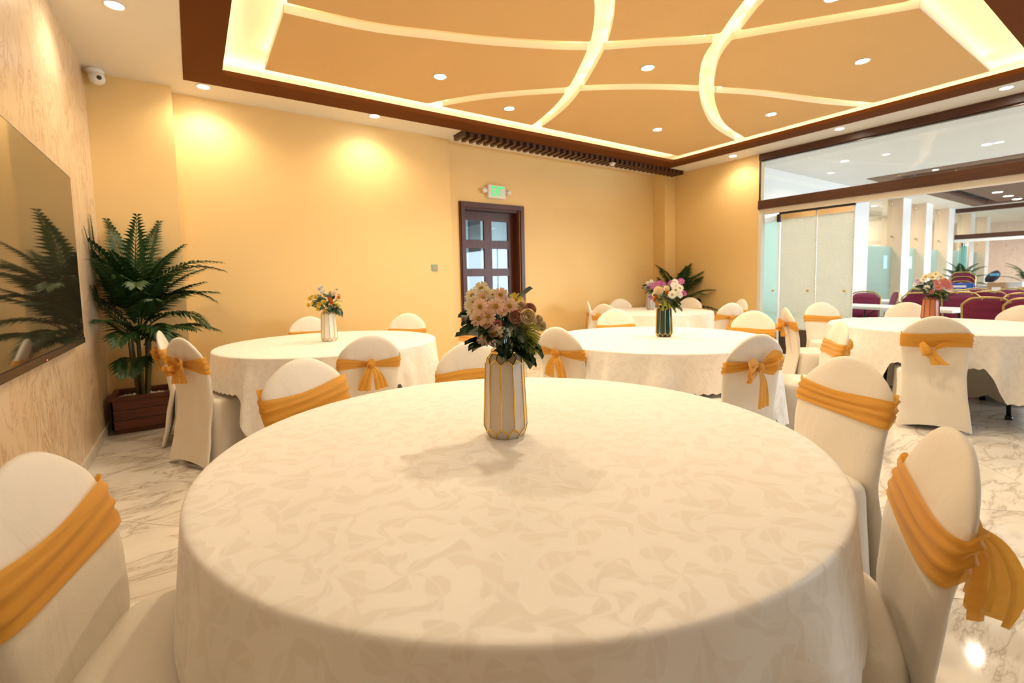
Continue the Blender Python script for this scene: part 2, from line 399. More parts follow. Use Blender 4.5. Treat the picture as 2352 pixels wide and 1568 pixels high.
for x in (-1.74, -.54, .66): G().box(x, x+1.14 if x < .6 else 1.74, -.005, .005, .06, 1.74).build('pane', M['clear'], w)
struct(G().box(XL, XL+.012, YN, Y1-.012, 0, .085).build('baseboard_left', M['skirt']))
struct(G().box(XL+.012, -.06, Y1-.012, Y1, 0, .085).box(-.06, -.048, Y1-.012, Y2-.012, 0, .085).box(-.048, 3.0, Y2-.012, Y2, 0, .085).box(3.0, DX0-.08, Y3-.012, Y3, 0, .085).box(DX1+.08, 7.34, Y3-.012, Y3, 0, .085).build('baseboard_back', M['skirt']))

# ceiling: white soffit ring, brown band, lit cove, slab and nine curved panels
OX0, OX1, OY0, OY1 = .04, 7.14, .70, 5.46      # outer edge of the brown band
IX0, IX1, IY0, IY1 = .335, 6.85, 1.00, 5.16   # lip of the cove
def ring(g, a, b, z0, z1):
    (ax0, ax1, ay0, ay1), (bx0, bx1, by0, by1) = a, b
    g.box(ax0, ax1, ay0, by0, z0, z1); g.box(ax0, ax1, by1, ay1, z0, z1); g.box(ax0, bx0, by0, by1, z0, z1); g.box(bx1, ax1, by0, by1, z0, z1); return g
ceil = struct(ring(G(), (XL-.2, XR+.15, YN-.15, Y3+.2), (OX0, OX1, OY0, OY1), ZC, ZC+.05).build('ceiling', M['soffit']))
ring(G(), (OX0, OX1, OY0, OY1), (IX0, IX1, IY0, IY1), ZC-.004, ZC+.045).build('brown_band', M['brown'], ceil)
ZS = 3.37
G().box(OX0, OX1, OY0, OY1, ZS, ZS+.04).build('slab', M['slab'], ceil)
ring(G(), (OX0-.02, OX1+.02, OY0-.02, OY1+.02), (OX0, OX1, OY0, OY1), ZC+.05, ZS+.04).build('cove_wall', M['slab'], ceil)
e = .10
ring(G(), (IX0-e-.012, IX1+e+.012, IY0-e-.012, IY1+e+.012), (IX0-e, IX1+e, IY0-e, IY1+e), ZC+.046, ZC+.056).build('cove_light_strip', M['led'], ceil)
# curved joints between the panels: y as functions of x
def spline(P):
    P = sorted(P)
    def f(x):
        if x <= P[0][0]: return P[0][1] + (x-P[0][0])*(P[1][1]-P[0][1])/(P[1][0]-P[0][0])
        if x >= P[-1][0]: return P[-1][1] + (x-P[-1][0])*(P[-1][1]-P[-2][1])/(P[-1][0]-P[-2][0])
        for i in range(len(P)-1):
            if x <= P[i+1][0]:
                p0 = P[max(i-1, 0)]; p1 = P[i]; p2 = P[i+1]; p3 = P[min(i+2, len(P)-1)]
                hh = p2[0]-p1[0]; tt = (x-p1[0])/hh
                m1 = (p2[1]-p0[1])/(p2[0]-p0[0])*hh; m2 = (p3[1]-p1[1])/(p3[0]-p1[0])*hh
                return (2*tt**3-3*tt**2+1)*p1[1]+(tt**3-2*tt**2+tt)*m1+(-2*tt**3+3*tt**2)*p2[1]+(tt**3-tt**2)*m2
    return f
cA = spline([(.6, 1.25), (1.2, 1.55), (1.8, 1.9), (2.50, 2.46), (2.69, 2.66), (2.87, 2.89), (3.05, 3.18), (3.32, 3.67), (3.55, 4.20), (3.70, 4.77), (3.76, 5.05)])
cB = spline([(2.9, .9), (3.15, 1.4), (3.40, 1.89), (3.66, 2.23), (3.83, 2.46), (4.00, 2.63), (4.36, 2.90), (4.57, 3.04), (5.00, 3.29), (5.72, 3.62), (6.54, 3.82), (6.8, 3.87)])
cC = spline([(.3, 3.74), (.66, 3.72), (1.23, 3.65), (1.70, 3.50), (2.19, 3.32), (2.86, 2.99), (3.27, 2.66), (3.64, 2.36), (3.95, 1.96), (4.13, 1.73), (4.49, 1.26), (4.7, .98)])
cD = spline([(2.2, 5.08), (2.36, 4.77), (2.62, 4.41), (2.95, 4.08), (3.29, 3.79), (3.38, 3.68), (3.92, 3.31), (4.44, 3.04), (4.60, 2.98), (5.14, 2.76), (6.03, 2.50), (6.71, 2.25)])
HG = .072
def off(c, sg):
    pts = []
    for k in range(-20, 340):
        x = k*.022; d = (c(x+.003)-c(x-.003))/.006; L = math.sqrt(1+d*d); pts.append((x-sg*HG*d/L, c(x)+sg*HG/L))
    mono = []
    for p in pts:
        if not mono or p[0] > mono[-1][0]+1e-4: mono.append(p)
    def f(x):
        lo, hi = 0, len(mono)-1
        if x <= mono[0][0]: return mono[0][1]
        if x >= mono[-1][0]: return mono[-1][1]
        while hi-lo > 1:
            mid = (lo+hi)//2
            if mono[mid][0] <= x: lo = mid
            else: hi = mid
        a, b = mono[lo], mono[hi]; return a[1]+(b[1]-a[1])*(x-a[0])/(b[0]-a[0])
    return f
Au, Al, Bu, Bl, Cu, Cl, Du, Dl = [off(c, s) for c in (cA, cB, cC, cD) for s in (1, -1)]
PX0, PX1, PY0, PY1 = .655, 6.55, 1.29, 4.85
cells = []
for los1, his1 in (([Au], []), ([Bu], [Al]), ([], [Bl])):
    for los2, his2 in (([Du], []), ([Cu], [Dl]), ([], [Cl])):
        cells.append((los1+los2, his1+his2))
for los, his in cells:
    lo = []; hi = []
    x = PX0; N = 420
    for k in range(N+1):
        x = PX0+(PX1-PX0)*k/N
        a = max([PY0]+[f(x) for f in los]); b = min([PY1]+[f(x) for f in his])
        if b-a > .004: lo.append((x, a)); hi.append((x, b))
        elif lo: break
    if len(lo) < 4: continue
    def thin(ch):
        out = [ch[0]]
        for k in range(1, len(ch)-1):
            p, qn, c0 = out[-1], ch[k+1], ch[k]
            cr = abs((qn[0]-p[0])*(c0[1]-p[1])-(qn[1]-p[1])*(c0[0]-p[0]))/max(1e-6, math.hypot(qn[0]-p[0], qn[1]-p[1]))
            if cr > .0008 or math.hypot(c0[0]-p[0], c0[1]-p[1]) > .12: out.append(c0)
        return out+[ch[-1]]
    poly = thin(lo)+thin(hi)[::-1]
    pn = G().prism(poly, ZC, ZC+.06).build('ceiling_panel', M['tan'], ceil)
    # upstand edge in pale plaster and the strip light lying on the panel, set back from its edge
    cxm = sum(p[0] for p in poly)/len(poly); cym = sum(p[1] for p in poly)/len(poly)
    gs = G(); ge = G(); n = len(poly)
    for k in range(n):
        p, q2 = Vector(poly[k]), Vector(poly[(k+1) % n]); dd = q2-p
        if dd.length < .004: continue
        nn = Vector((-dd.y, dd.x)).normalized(); i0, i1 = p+nn*.055, q2+nn*.055; j0, j1 = p+nn*.067, q2+nn*.067
        gs.add([(i0.x, i0.y, ZC+.062), (i1.x, i1.y, ZC+.062), (j1.x, j1.y, ZC+.062), (j0.x, j0.y, ZC+.062), (i0.x, i0.y, ZC+.072), (i1.x, i1.y, ZC+.072), (j1.x, j1.y, ZC+.072), (j0.x, j0.y, ZC+.072)],
               [(4, 5, 6, 7)])
        o0, o1 = p-nn*.002, q2-nn*.002
        ge.add([(o0.x, o0.y, ZC+.001), (o1.x, o1.y, ZC+.001), (o1.x, o1.y, ZC+.061), (o0.x, o0.y, ZC+.061), (p.x, p.y, ZC+.001), (q2.x, q2.y, ZC+.001), (q2.x, q2.y, ZC+.061), (p.x, p.y, ZC+.061)],
               [(0, 1, 2, 3), (4, 7, 6, 5), (3, 2, 6, 7), (0, 4, 5, 1)])
    gs.build('strip_light', M['led2'], pn); ge.build('edge_trim', M['slab'], pn)

# downlights
def downlight(x, y, label, power=38, z=ZC, col=WARM, mat='bulb', grp='warm recessed downlights', size=150, r=.05):
    t = empty('downlight', (x, y, z)); tag(t, label, 'light', grp)
    G().lathe([(r+.014, 0), (r+.016, -.004), (r+.006, -.008), (r, -.004), (r, -.002)], 28).build('trim_ring', M['plastic'], t, True)
    G().lathe([(r-.002, -.0025), (r-.004, -.006), (.001, -.007)], 28).build('lens', M[mat], t, True)
    if power > 0:
        l = bpy.data.lights.new('downlight_lamp', 'SPOT'); l.energy = power; l.color = col; l.spot_size = R(size); l.spot_blend = .75; l.shadow_soft_size = .05
        lo = bpy.data.objects.new('lamp', l); COL.objects.link(lo); lo.parent = t; lo.location = (0, 0, -.02)
    return t
PL = [((2.05, 4.16), 'downlight in the long tan ceiling panel above the two left tables'),
      ((3.07, 4.51), 'downlight in the small pointed ceiling panel above the air grille'),
      ((3.60, 3.00), 'downlight in the small central four-sided ceiling panel'),
      ((5.16, 4.14), 'downlight in the ceiling panel that fills the far corner of the cove'),
      ((5.89, 3.05), 'downlight in the narrow ceiling panel near the glass partition'),
      ((5.19, 1.87), 'downlight in the wide right-hand ceiling panel'),
      ((3.84, 1.57), 'downlight cut by the top edge of the photo above the right panel'),
      ((2.0, 1.82), 'downlight in the ceiling panel straight above the near table'), ((1.27, 2.91), 'downlight in the ceiling panel above the left chairs')]
for (x, y), lb in PL: downlight(x, y, lb, 80, size=128)
for (x, y), lb in [((-.33, 4.29), 'downlight in the white soffit above the television wall'),
                   ((.20, 5.55), 'downlight in the white soffit next to the palm corner'),
                   ((1.86, 5.51), 'downlight in the white soffit left of the slatted grille'),
                   ((7.34, 4.40), 'downlight in the white soffit above the plain right wall'),
                   ((7.28, 2.86), 'downlight in the white soffit above the frosted glass leaves'),
                   ((7.28, 1.30), 'downlight in the white soffit at the right edge of the photo')]:
    downlight(x, y, lb, 38 if x < 6 else 26)
for (x, y) in [(-.33, 2.4), (-.33, .5), (1.3, .1), (3.6, .1), (5.6, .1), (3.6, -1.4), (1.0, -1.4), (6.0, -1.4)]: downlight(x, y, 'downlight in the white soffit behind the camera', 2)

# slatted air grille along the back wall
gr = empty('air_grille', (5.2, 5.6, ZC)); tag(gr, 'row of short brown wooden slats under the soffit along the back wall', 'grille')
G().box(2.98-5.2, 7.56-5.2, 5.46-5.6, 5.72-5.6, -.006, -.002).build('recess_shade', M['pit'], gr)  # flat dark sheet painted as the shaded hole above the slats
sl = None
for k in range(41):
    x = 2.99+k*.1125
    if sl is None: sl = o = G().box(-.0, .048, -.135, .115, -.066, -.006).build('slat', M['slat'], gr)
    else: o = link(bpy.data.objects.new('slat', sl.data), gr)
    o.location = (x-5.2, 0, 0)
sd = empty('smoke_detector', (5.74, 5.50, ZC-.066)); tag(sd, 'small round white detector hanging below the brown slats', 'detector')
G().lathe([(.045, 0), (.05, -.012), (.05, -.022), (.038, -.028)], 24).build('base', M['plastic'], sd, True)
G().lathe([(.03, -.028), (.033, -.036), (.022, -.050), (.002, -.053)], 24).build('sensor_head', M['plastic'], sd, True)

# security camera
sc = empty('security_camera', (-.60, 5.60, ZC)); tag(sc, 'white turret security camera in the ceiling corner above the palm', 'camera')
G().lathe([(.062, 0), (.064, -.02), (.055, -.045), (.04, -.055)], 28).build('mount', M['plastic'], sc, True)
G().lathe([(.002, -.062), (.03, -.056), (.052, -.036), (.06, -.01), (.054, .02), (.03, .045), (.002, .05)], 24, (.01, -.015, -.075)).build('ball', M['plastic'], sc, True)
bl = G().lathe([(.018, -.004), (.018, .006), (.012, .008)], 18).build('camera_lens', M['black'], sc, True); bl.location = (.03, -.066, -.09); bl.rotation_euler = (R(98), 0, R(20))

# television
tv = empty('television', (XL, 3.35, 0)); tag(tv, 'large dark wall-mounted television reflecting the palm', 'television')
G().bbox(.012, .055, -.95, .95, .90, 2.015, .006).build('casing', M['black'], tv)
G().box(.0555, .0575, -.938, .938, .945, 2.004).build('screen', M['screen'], tv)
G().box(.0555, .060, -.95, .95, .902, .94).build('lower_bezel', M['bronze'], tv)
G().box(.0602, .0612, -.078, -.072, .908, .912).build('standby_light', emit('standby_red', (1, .12, .02), 6), tv)
G().box(.002, .012, -.3, .3, 1.2, 1.7).build('bracket', M['black'], tv)

# door in the recess
dr = struct(empty('door_1', ((DX0+DX1)/2, Y3, 0)))
hw = (DX1-DX0)/2
g = G()
for s in (-1, 1):
    x0, x1 = (s*hw, s*(hw+.07)); g.bbox(min(x0, x1), max(x0, x1), -.03, .012, 0, DZ, .006)
    x0, x1 = (s*(hw-.004), s*(hw+.05)); g.box(min(x0, x1), max(x0, x1), -.045, -.0302, 0, DZ-.004)
g.bbox(-hw-.07, hw+.07, -.03, .012, DZ, DZ+.07, .006).box(-hw-.05, hw+.05, -.045, -.0302, DZ-.004, DZ+.05)
g.build('frame', M['darkwood'], dr)
G().box(-hw, -hw+.035, .012, .22, 0, DZ).box(hw-.035, hw, .012, .22, 0, DZ).box(-hw+.035, hw-.035, .012, .22, DZ-.035, DZ).build('jamb', M['darkwood'], dr)
lf = G(); cxd = (DX0+DX1)/2; L0, L1, ly0, ly1 = -hw+.037, hw-.037, .12, .165
cols = [(3.345-cxd, 3.655-cxd), (3.785-cxd, 4.085-cxd)]; rows = [(1.875, 2.165), (1.455, 1.755), (1.035, 1.340), (.615, .920), (.20, .50)]
lf.box(L0, cols[0][0], ly0, ly1, .008, DZ-.04).box(cols[1][1], L1, ly0, ly1, .008, DZ-.04).box(cols[0][1], cols[1][0], ly0, ly1, .008, DZ-.04)
zz = [DZ-.04]+[z for r_ in rows for z in (r_[1], r_[0])]+[.008]
for k in range(0, len(zz), 2):
    for c0 in cols: lf.box(c0[0], c0[1], ly0, ly1, zz[k+1], zz[k])
leaf = lf.build('door_leaf', M['darkwood'], dr)
for r_ in rows:
    for c0 in cols:
        G().box(c0[0], c0[1], ly0+.018, ly0+.026, r_[0], r_[1]).build('pane', M['doorglass'], leaf)
hd = G().bbox(L0+.015, L0+.05, ly0-.008, ly0, .98, 1.14, .003).tube([(L0+.032, ly0-.008, 1.08), (L0+.032, ly0-.05, 1.08), (L0+.05, ly0-.055, 1.08), (L0+.14, ly0-.055, 1.078)], .009).build('handle', M['chrome'], leaf, True)
# corridor behind the door
struct(G().box(1.8, 6.6, 9.0, 9.1, -.02, 3.0).box(1.7, 1.8, 6.2, 9.1, -.02, 3.0).box(6.6, 6.7, 6.2, 9.1, -.02, 3.0).build('wall_corridor', M['corr']))
struct(G().box(1.8, 6.6, 6.2, 9.0, 3.0, 3.1).build('ceiling_corridor', M['hallwhite']))
struct(G().box(1.8, 6.6, 6.2, 9.0, -.1, -.004).build('floor_corridor', M['skirt']))
dd_ = struct(G().bbox(4.98, 5.24, 8.9, 8.99, 0, 2.9, .01).build('door_2', M['bluewall']))
tl_ = empty('tube_light', (5.75, 8.2, 2.75)); tag(tl_, 'white fluorescent tube light seen through the door glass', 'light')
G().bbox(-.3, .3, -.03, .03, 0, .04, .005).build('fitting', M['plastic'], tl_)
G().tube([(-.29, 0, -.02), (.29, 0, -.02)], .016, 10).build('tube', emit('tube_white', (.85, .95, 1), 25), tl_, True)
area('corridor_light', (4.2, 7.6, 2.95), (0, 0, 0), 2.5, 1.2, 42, (.80, .92, 1.0))

# exit sign
ex = empty('exit_sign', (3.785, Y3, 2.475)); tag(ex, 'lit green EXIT sign with two lamp heads above the door', 'sign')
G().bbox(-.15, .15, -.06, 0, 0, .19, .008).build('housing', M['plastic'], ex)
fc = bpy.data.curves.new('exit_text', 'FONT'); fc.body = 'EXIT'; fc.align_x = 'CENTER'; fc.align_y = 'CENTER'; fc.size = .19; fc.extrude = .002; fc.offset = .003; fc.space_character = .95
fo = bpy.data.objects.new('tmp_text', fc); COL.objects.link(fo); bpy.context.view_layer.update()
tm = bpy.data.meshes.new_from_object(fo.evaluated_get(bpy.context.evaluated_depsgraph_get())); bpy.data.objects.remove(fo)
tm.materials.clear(); tm.materials.append(emit('exit_green', (.03, .72, .20), .75))
to = link(bpy.data.objects.new('lettering', tm), ex); to.location = (0, -.0625, .095); to.rotation_euler = (R(90), 0, 0); to.scale = (.56, 1.0, 1)
for s in (-1, 1):
    lh = G().lathe([(.014, -.02), (.034, 0), (.036, .045), (.03, .05)], 20).build('lamp_head', M['plastic'], ex, True); lh.location = (s*.20, -.035, .10); lh.rotation_euler = (R(90), 0, R(s*25))
    G().box(min(s*.15, s*.19), max(s*.15, s*.19), -.045, -.02, .085, .115).build('arm', M['plastic'], ex)
cp = empty('call_point', (2.725, Y2, 1.46)); tag(cp, 'small grey-green square wall plate with an amber centre', 'switch')
G().bbox(-.045, .045, -.012, 0, -.045, .045, .004).build('plate', plain('plate_green', (.24, .33, .27), .4), cp)
G().bbox(-.018, .018, -.018, -.012, -.018, .018, .003).build('button', plain('amber', (.60, .30, .08), .4), cp)

# ================================================================== GLASS PARTITION on the right
YG = 4.13
tr = struct(G().bbox(XR-.02, XR+.12, YN, YG, 3.10, 3.20, .004).build('trim_1', M['beamwood']))
tb = struct(G().bbox(XR-.03, XR+.13, YN, YG, 2.325, 2.465, .004).build('trim_2', M['beamwood']))
th_ = struct(G().box(XR, XR+.10, YN, YG, 2.245, 2.325).build('trim_3', M['soffit']))
ts = struct(G().box(XR-.005, XR+.10, YG-.05, YG, 0, 2.245).build('trim_4', M['soffit']))
tk = struct(G().box(XR-.004, XR+.02, YG-.022, YG, 2.465, 3.10).build('trim_5', M['bronze']))
w2 = struct(empty('window_2', (XR+.05, 0, 2.465)))
ys = [YG-.022, 3.28, 2.23, 1.18, .13, -.92, -1.97, -3.02, YN]
for a, b in zip(ys, ys[1:]): G().box(-.006, .006, b+.004, a-.004, 0, .635).build('pane', M['clear'], w2)
G().box(-.03, .03, YN, YG-.03, .617, .634).build('top_channel', M['bronze'], w2)
def leafglass(name, p0, p1, mat, label_mat=None):
    p0, p1 = Vector(p0), Vector(p1); L = (p1-p0).length; an = math.atan2(p1.y-p0.y, p1.x-p0.x)
    t = struct(empty(name, (p0.x, p0.y, 0), an-PI/2))
    G().box(-.006, .006, .004, L-.004, .42, 2.13).build('pane', mat, t)
    G().bbox(-.018, .018, .004, L-.004, 2.13, 2.215, .003).build('top_rail', M['chrome'], t)
    G().box(-.012, .012, .004, L-.004, .02, .42).build('bottom_panel', M['bronze'], t)
    G().box(-.010, .010, .0, .004, .02, 2.2).build('edge_seal', M['plastic'], t)
    G().box(-.007, .007, .01, L-.01, .62, .68).build('clear_stripe', M['clear'], t)
    kb = G().lathe([(.004, 0), (.016, .004), (.016, .03), (.004, .034)], 16).build('knob', M['gold'], t, True); kb.location = (-.02, .09, 1.02); kb.rotation_euler = (0, R(-90), 0)
    return t
leafglass('door_3', (XR+.05, 2.80), (XR+.05, 3.275), M['film'])
leafglass('door_4', (XR+.05, 3.285), (XR+.05, 3.80), M['film'])
leafglass('door_5', (XR+.06, 3.83), (XR+.41, 4.27), M['tealglass'])
struct(G().box(XR+.03, XR+.07, 2.80, 3.82, 2.215, 2.245).build('trim_6', M['black']))
struct(G().bbox(XR+.04, XR+.36, 3.82, 3.86, 2.10, 2.22, .004).build('trim_7', M['black']))

# ================================================================== HALL BEYOND
HX0, HX1, HY0, HY1 = XR+.15, 19.8, -7.0, 4.55
struct(G().box(XR, 28, HY0-.2, 8.0, -.12, 0).build('floor_hall', M['tile']))
hc = struct(G().box(XR+.15, 28, HY0-.2, 8.0, 3.45, 3.5).build('ceiling_hall', M['hallwhite']))
ring(G(), (XR+.15, 19.9, HY0, 8.0), (11.55, 19.4, -5.5, 4.02), 3.2, 3.45).build('soffit', M['hallwhite'], hc)
G().box(19.9, 28, HY0, 8.0, 3.2, 3.45).build('soffit', M['hallwhite'], hc)
ring(G(), (11.55, 19.4, -5.5, 4.02), (11.9, 19.1, -5.2, 3.72), 3.19, 3.3).build('brown_band', M['hallbrown'], hc)
G().box(12.2, 18.8, -4.9, 3.40, 3.19, 3.28).build('ceiling_panel', M['hallbrown'], hc)
struct(G().box(7.8, 28, 6.3, 6.5, 0, 3.2).build('wall_corridor_far', M['hallbeige']))
struct(G().box(7.8, 12.4, HY1, HY1+.2, 0, 3.2).build('wall_hall_left', M['hallwhite']))
struct(G().box(27.2, 27.4, HY0, 6.3, 0, 3.2).build('wall_far', M['pinkmarble']))
struct(G().box(7.8, 10, HY0-.2, HY0, 0, 3.2).box(19, 28, HY0-.2, HY0, 0, 3.2).box(10, 19, HY0-.2, HY0, 0, .6).box(10, 19, HY0-.2, HY0, 2.8, 3.2).build('wall_hall_near', M['hallwhite']))
w3 = struct(empty('window_3', (14.5, HY0-.1, .6))); g = G()
for x in (-4.5, -2.25, 0, 2.25, 4.44): g.box(x, x+.06, -.03, .03, 0, 2.2)
g.build('window_frame', M['plastic'], w3); G().box(-4.44, 4.44, -.004, .004, 0, 2.2).build('pane', M['clear'], w3)
# columns along the left side of the hall, glass between them
cols_x = [(12.40, 13.20), (15.38, 15.95), (17.17, 17.72), (19.23, 19.78), (21.6, 22.1), (23.6, 24.1)]
for i, (a, b) in enumerate(cols_x):
    c = struct(G().box(a, b, HY1-.03, HY1+.3, 0, 3.2).build('column_%d' % (i+1), M['hallwhite']))
    G().box(a-.012, a-.001, HY1-.03, HY1+.3, 0, 3.19).build('side_panel', M['hallbeige'], c)
for i, ((a, b), (a2, b2)) in enumerate(zip(cols_x, cols_x[1:])):
    t = struct(empty('window_%d' % (i+4), ((b+a2)/2, HY1+.2, 0))); L = a2-.02-b
    G().box(-L/2, L/2, -.006, .006, 1.95, 3.18).build('pane', M['clear'], t)
    G().box(-L/2, L/2, -.006, .006, .12, 1.95).build('frosted_pane', M['frostglass'], t)
    G().bbox(-L/2, L/2, -.02, .02, 0, .12, .004).build('bottom_rail', M['bronze'], t)
    if i in (0, 1): G().box(L/2-.5 if i == 0 else L/2-.45, L/2-.25 if i == 0 else L/2-.2, -.009, -.007, 1.38, 1.72).build('paper_notice', plain('notice_blue', (.55, .80, .85), .7), t)
    if i in (1, 3):
        for s in (-.06, .06): G().tube([(s-.1, -.05, .5), (s-.1, -.05, 1.55)], .014, 10).build('pull_handle', M['chrome'], t, True)
    for z in (.9, 2.2, 3.05): G().bbox(L/2-.05, L/2-.005, -.025, -.007, z, z+.05, .003).build('clamp', M['chrome'], t)
# far partition
struct(G().bbox(19.8, 19.95, HY0, HY1-.04, 3.08, 3.2, .004).build('trim_8', M['beamwood']))
struct(G().bbox(19.8, 19.95, HY0, HY1-.04, 2.26, 2.40, .004).build('trim_9', M['beamwood']))
struct(G().box(19.82, 19.93, HY0, HY1-.04, 2.17, 2.26).build('trim_10', M['hallwhite']))
w9 = struct(empty('window_9', (19.87, 0, 2.40)))
for a, b in ((HY1-.05, 3.6), (3.6, 2.4), (2.4, 1.2), (1.2, 0), (0, -7)): G().box(-.006, .006, b+.004, a-.004, 0, .68).build('pane', M['clear'], w9)
for k in range(4):
    t = struct(empty('door_%d' % (k+6), (19.87+.08*k, 4.35-.03*k, 0), R(-78+8*k)))
    G().box(-.006, .006, 0, .5, .1, 2.05).build('pane', M['tealglass'], t); G().bbox(-.015, .015, 0, .5, 2.05, 2.15, .003).build('top_rail', M['chrome'], t); G().bbox(-.015, .015, 0, .5, 0, .1, .003).build('bottom_rail', M['chrome'], t)
# hall lamps
area('corridor_fill', (19.0, 5.5, 3.17), (0, 0, 0), 12.0, .6, 90, NEUT)  # added fill without a fitting, brightens the corridor behind the columns
for (x, y), lb in [((16.5, 3.0), 'nearest of three downlights on the brown hall ceiling'), ((17.6, 3.0), 'middle of three downlights on the brown hall ceiling'), ((18.6, 3.0), 'farthest of three downlights on the brown hall ceiling')]:
    downlight(x, y, lb, 100, 3.19, NEUT, 'bulbn', 'hall downlights', 150, .09)
for (x, y) in [(13.2, 3.0), (13.2, 0.6), (16.0, .6), (9.3, .2), (9.3, -2.6), (10.2, 2.0), (9.4, 3.6)]: downlight(x, y, 'downlight in the hall ceiling hidden behind the beam', 85, 3.2 if x < 11.5 else 3.19, NEUT, 'bulbn', 'hall downlights', 155, .06)
for x in (14.4, 16.4, 18.5, 21.0): downlight(x, 5.5, 'downlight in the white corridor ceiling behind the hall columns', 70, 3.2, NEUT, 'bulbn', 'corridor downlights', 150, .07)
for x, y in ((23, 2.5), (25.3, 3.5), (25.3, 0)): downlight(x, y, 'downlight in the far room ceiling', 130, 3.2, NEUT, 'bulbn', 'far room downlights', 150, .07)

# ================================================================== ROUND TABLES AND CLOTHS
TABLES = {'T1': (.847, 1.244), 'T2': (.985, 4.296), 'T3': (3.208, 2.585), 'T4': (5.712, 4.729), 'T5': (5.870, 1.389)}
TLAB = {'T1': 'the big round table nearest the camera', 'T2': 'the round table by the left back wall', 'T3': 'the middle round table with the green vase',
        'T4': 'the far corner round table', 'T5': 'the right round table with the copper vase'}
# chairs: crown position, heading (deg), table, sash tilt, sash z, sash height, bow style, label
CH = [
 ('c1', (-.325, 1.37), -17, 'T1', -.010, .69, .115, 'tail', 'white covered chair in the left foreground, its wide gold sash front towards the camera'),
 ('c2', (1.36, .29), 118, 'T1', .01, .70, .10, 'drape', 'white covered chair in the right foreground seen edge-on with loose gold sash'),
 ('c3', (2.25, .815), 158, 'T1', .012, .715, .095, 'tail', 'white covered chair facing the camera at the right of the near table, twisted sash'),
 ('c4', (.40, 2.38), -69, 'T1', -.022, .70, .12, 'tail', 'white covered chair at the far left of the near table, broad sash front'),
 ('c5', (1.32, 2.38), -108, 'T1', -.006, .69, .09, 'tail', 'white covered chair right behind the near vase, facing the near table'),
 ('c6', (1.04, 5.55), -88, 'T2', 0, .70, .07, 'bow', 'white covered chair against the back wall behind the yellow flowers'),
 ('c7', (2.03, 5.14), -128, 'T2', 0, .69, .06, 'bow', 'white covered chair by the back wall at the right of the yellow flowers'),
 ('c8', (.98, 3.18), 88, 'T2', .01, .69, .085, 'knot', 'white covered chair seen from behind with knotted sash, at the back left table'),
 ('c9', (-.10, 3.98), 30, 'T2', .0, .70, .12, 'rose', 'white covered chair seen whole from behind at the left, sash tied in a rosette'),
 ('c10', (-.25, 4.78), -4, 'T2', .0, .70, .12, 'bow', 'white covered chair beside the wooden planter, farther of the two left chairs'),
 ('c11', (2.27, 4.04), 176, 'T2', 0, .70, .10, 'bow', 'white covered chair half hidden behind the near bouquet, below the brown door'),
 ('c12', (2.19, 2.66), 11, 'T3', .0, .70, .08, 'knot', 'white covered chair right of the near bouquet with knotted gold sash behind'),
 ('c13', (4.0, 3.8), -128, 'T3', -.006, .68, .075, 'bow', 'white covered chair facing the camera behind the middle table on its left'),
 ('c14', (4.60, 2.51), 188, 'T3', -.006, .68, .085, 'bow', 'white covered chair facing the camera behind the middle table on its right'),
 ('c15', (2.76, 1.47), 73, 'T3', .006, .70, .075, 'fullbow', 'white covered chair with a full gold bow and hanging tail, at the middle table'),
 ('c24', (3.98, 1.51), 128, 'T3', .0, .69, .10, 'bow', 'white covered chair leaning right, seen edge-on between the middle and right tables'),
 ('c16', (4.72, 4.70), 14, 'T4', 0, .69, .08, 'bow', 'white covered chair half hidden left of the far corner table'),
 ('c17', (5.17, 5.50), -42, 'T4', 0, .68, .08, 'tailknot', 'white covered chair seen as a thin edge by the back wall with hanging sash'),
 ('c18', (6.14, 5.72), -115, 'T4', 0, .66, .07, 'bow', 'white covered chair against the back wall behind the far corner table'),
 ('c19', (7.05, 4.96), -165, 'T4', 0, .68, .07, 'bow', 'white covered chair in front of the corner palm'),
 ('c20', (5.83, 3.48), 70, 'T4', .006, .70, .085, 'tailknot', 'white covered chair seen from behind with crossed sash at the far corner table'),
 ('c21', (6.86, 3.93), 148, 'T4', 0, .70, .08, 'bow', 'white covered chair at the right of the far corner table, next to the glass'),
 ('c22', (6.49, 2.70), -128, 'T5', .01, .69, .075, 'bow', 'white covered chair in front of the frosted glass, facing the right table'),
 ('c23', (5.24, 2.52), -50, 'T5', 0, .71, .10, 'rose', 'white covered chair seen from the side before the frosted glass, bow behind'),
 ('c25', (4.81, 1.17), 22, 'T5', -.006, .70, .11, 'side', 'white covered chair seen straight from behind at the right table, draped sash knot'),
 ('c26', (6.93, 1.96), -160, 'T5', 0, .68, .075, 'bow', 'white covered chair beyond the right table, left of the copper vase'),
 ('c27', (6.81, 1.00), 165, 'T5', 0, .68, .075, 'bow', 'white covered chair cut by the right edge of the photo beyond the right table'),
]
chair_angles = {k: [] for k in TABLES}
for c in CH:
    tx, ty = TABLES[c[3]]; chair_angles[c[3]].append(math.atan2(c[1][1]-ty, c[1][0]-tx))
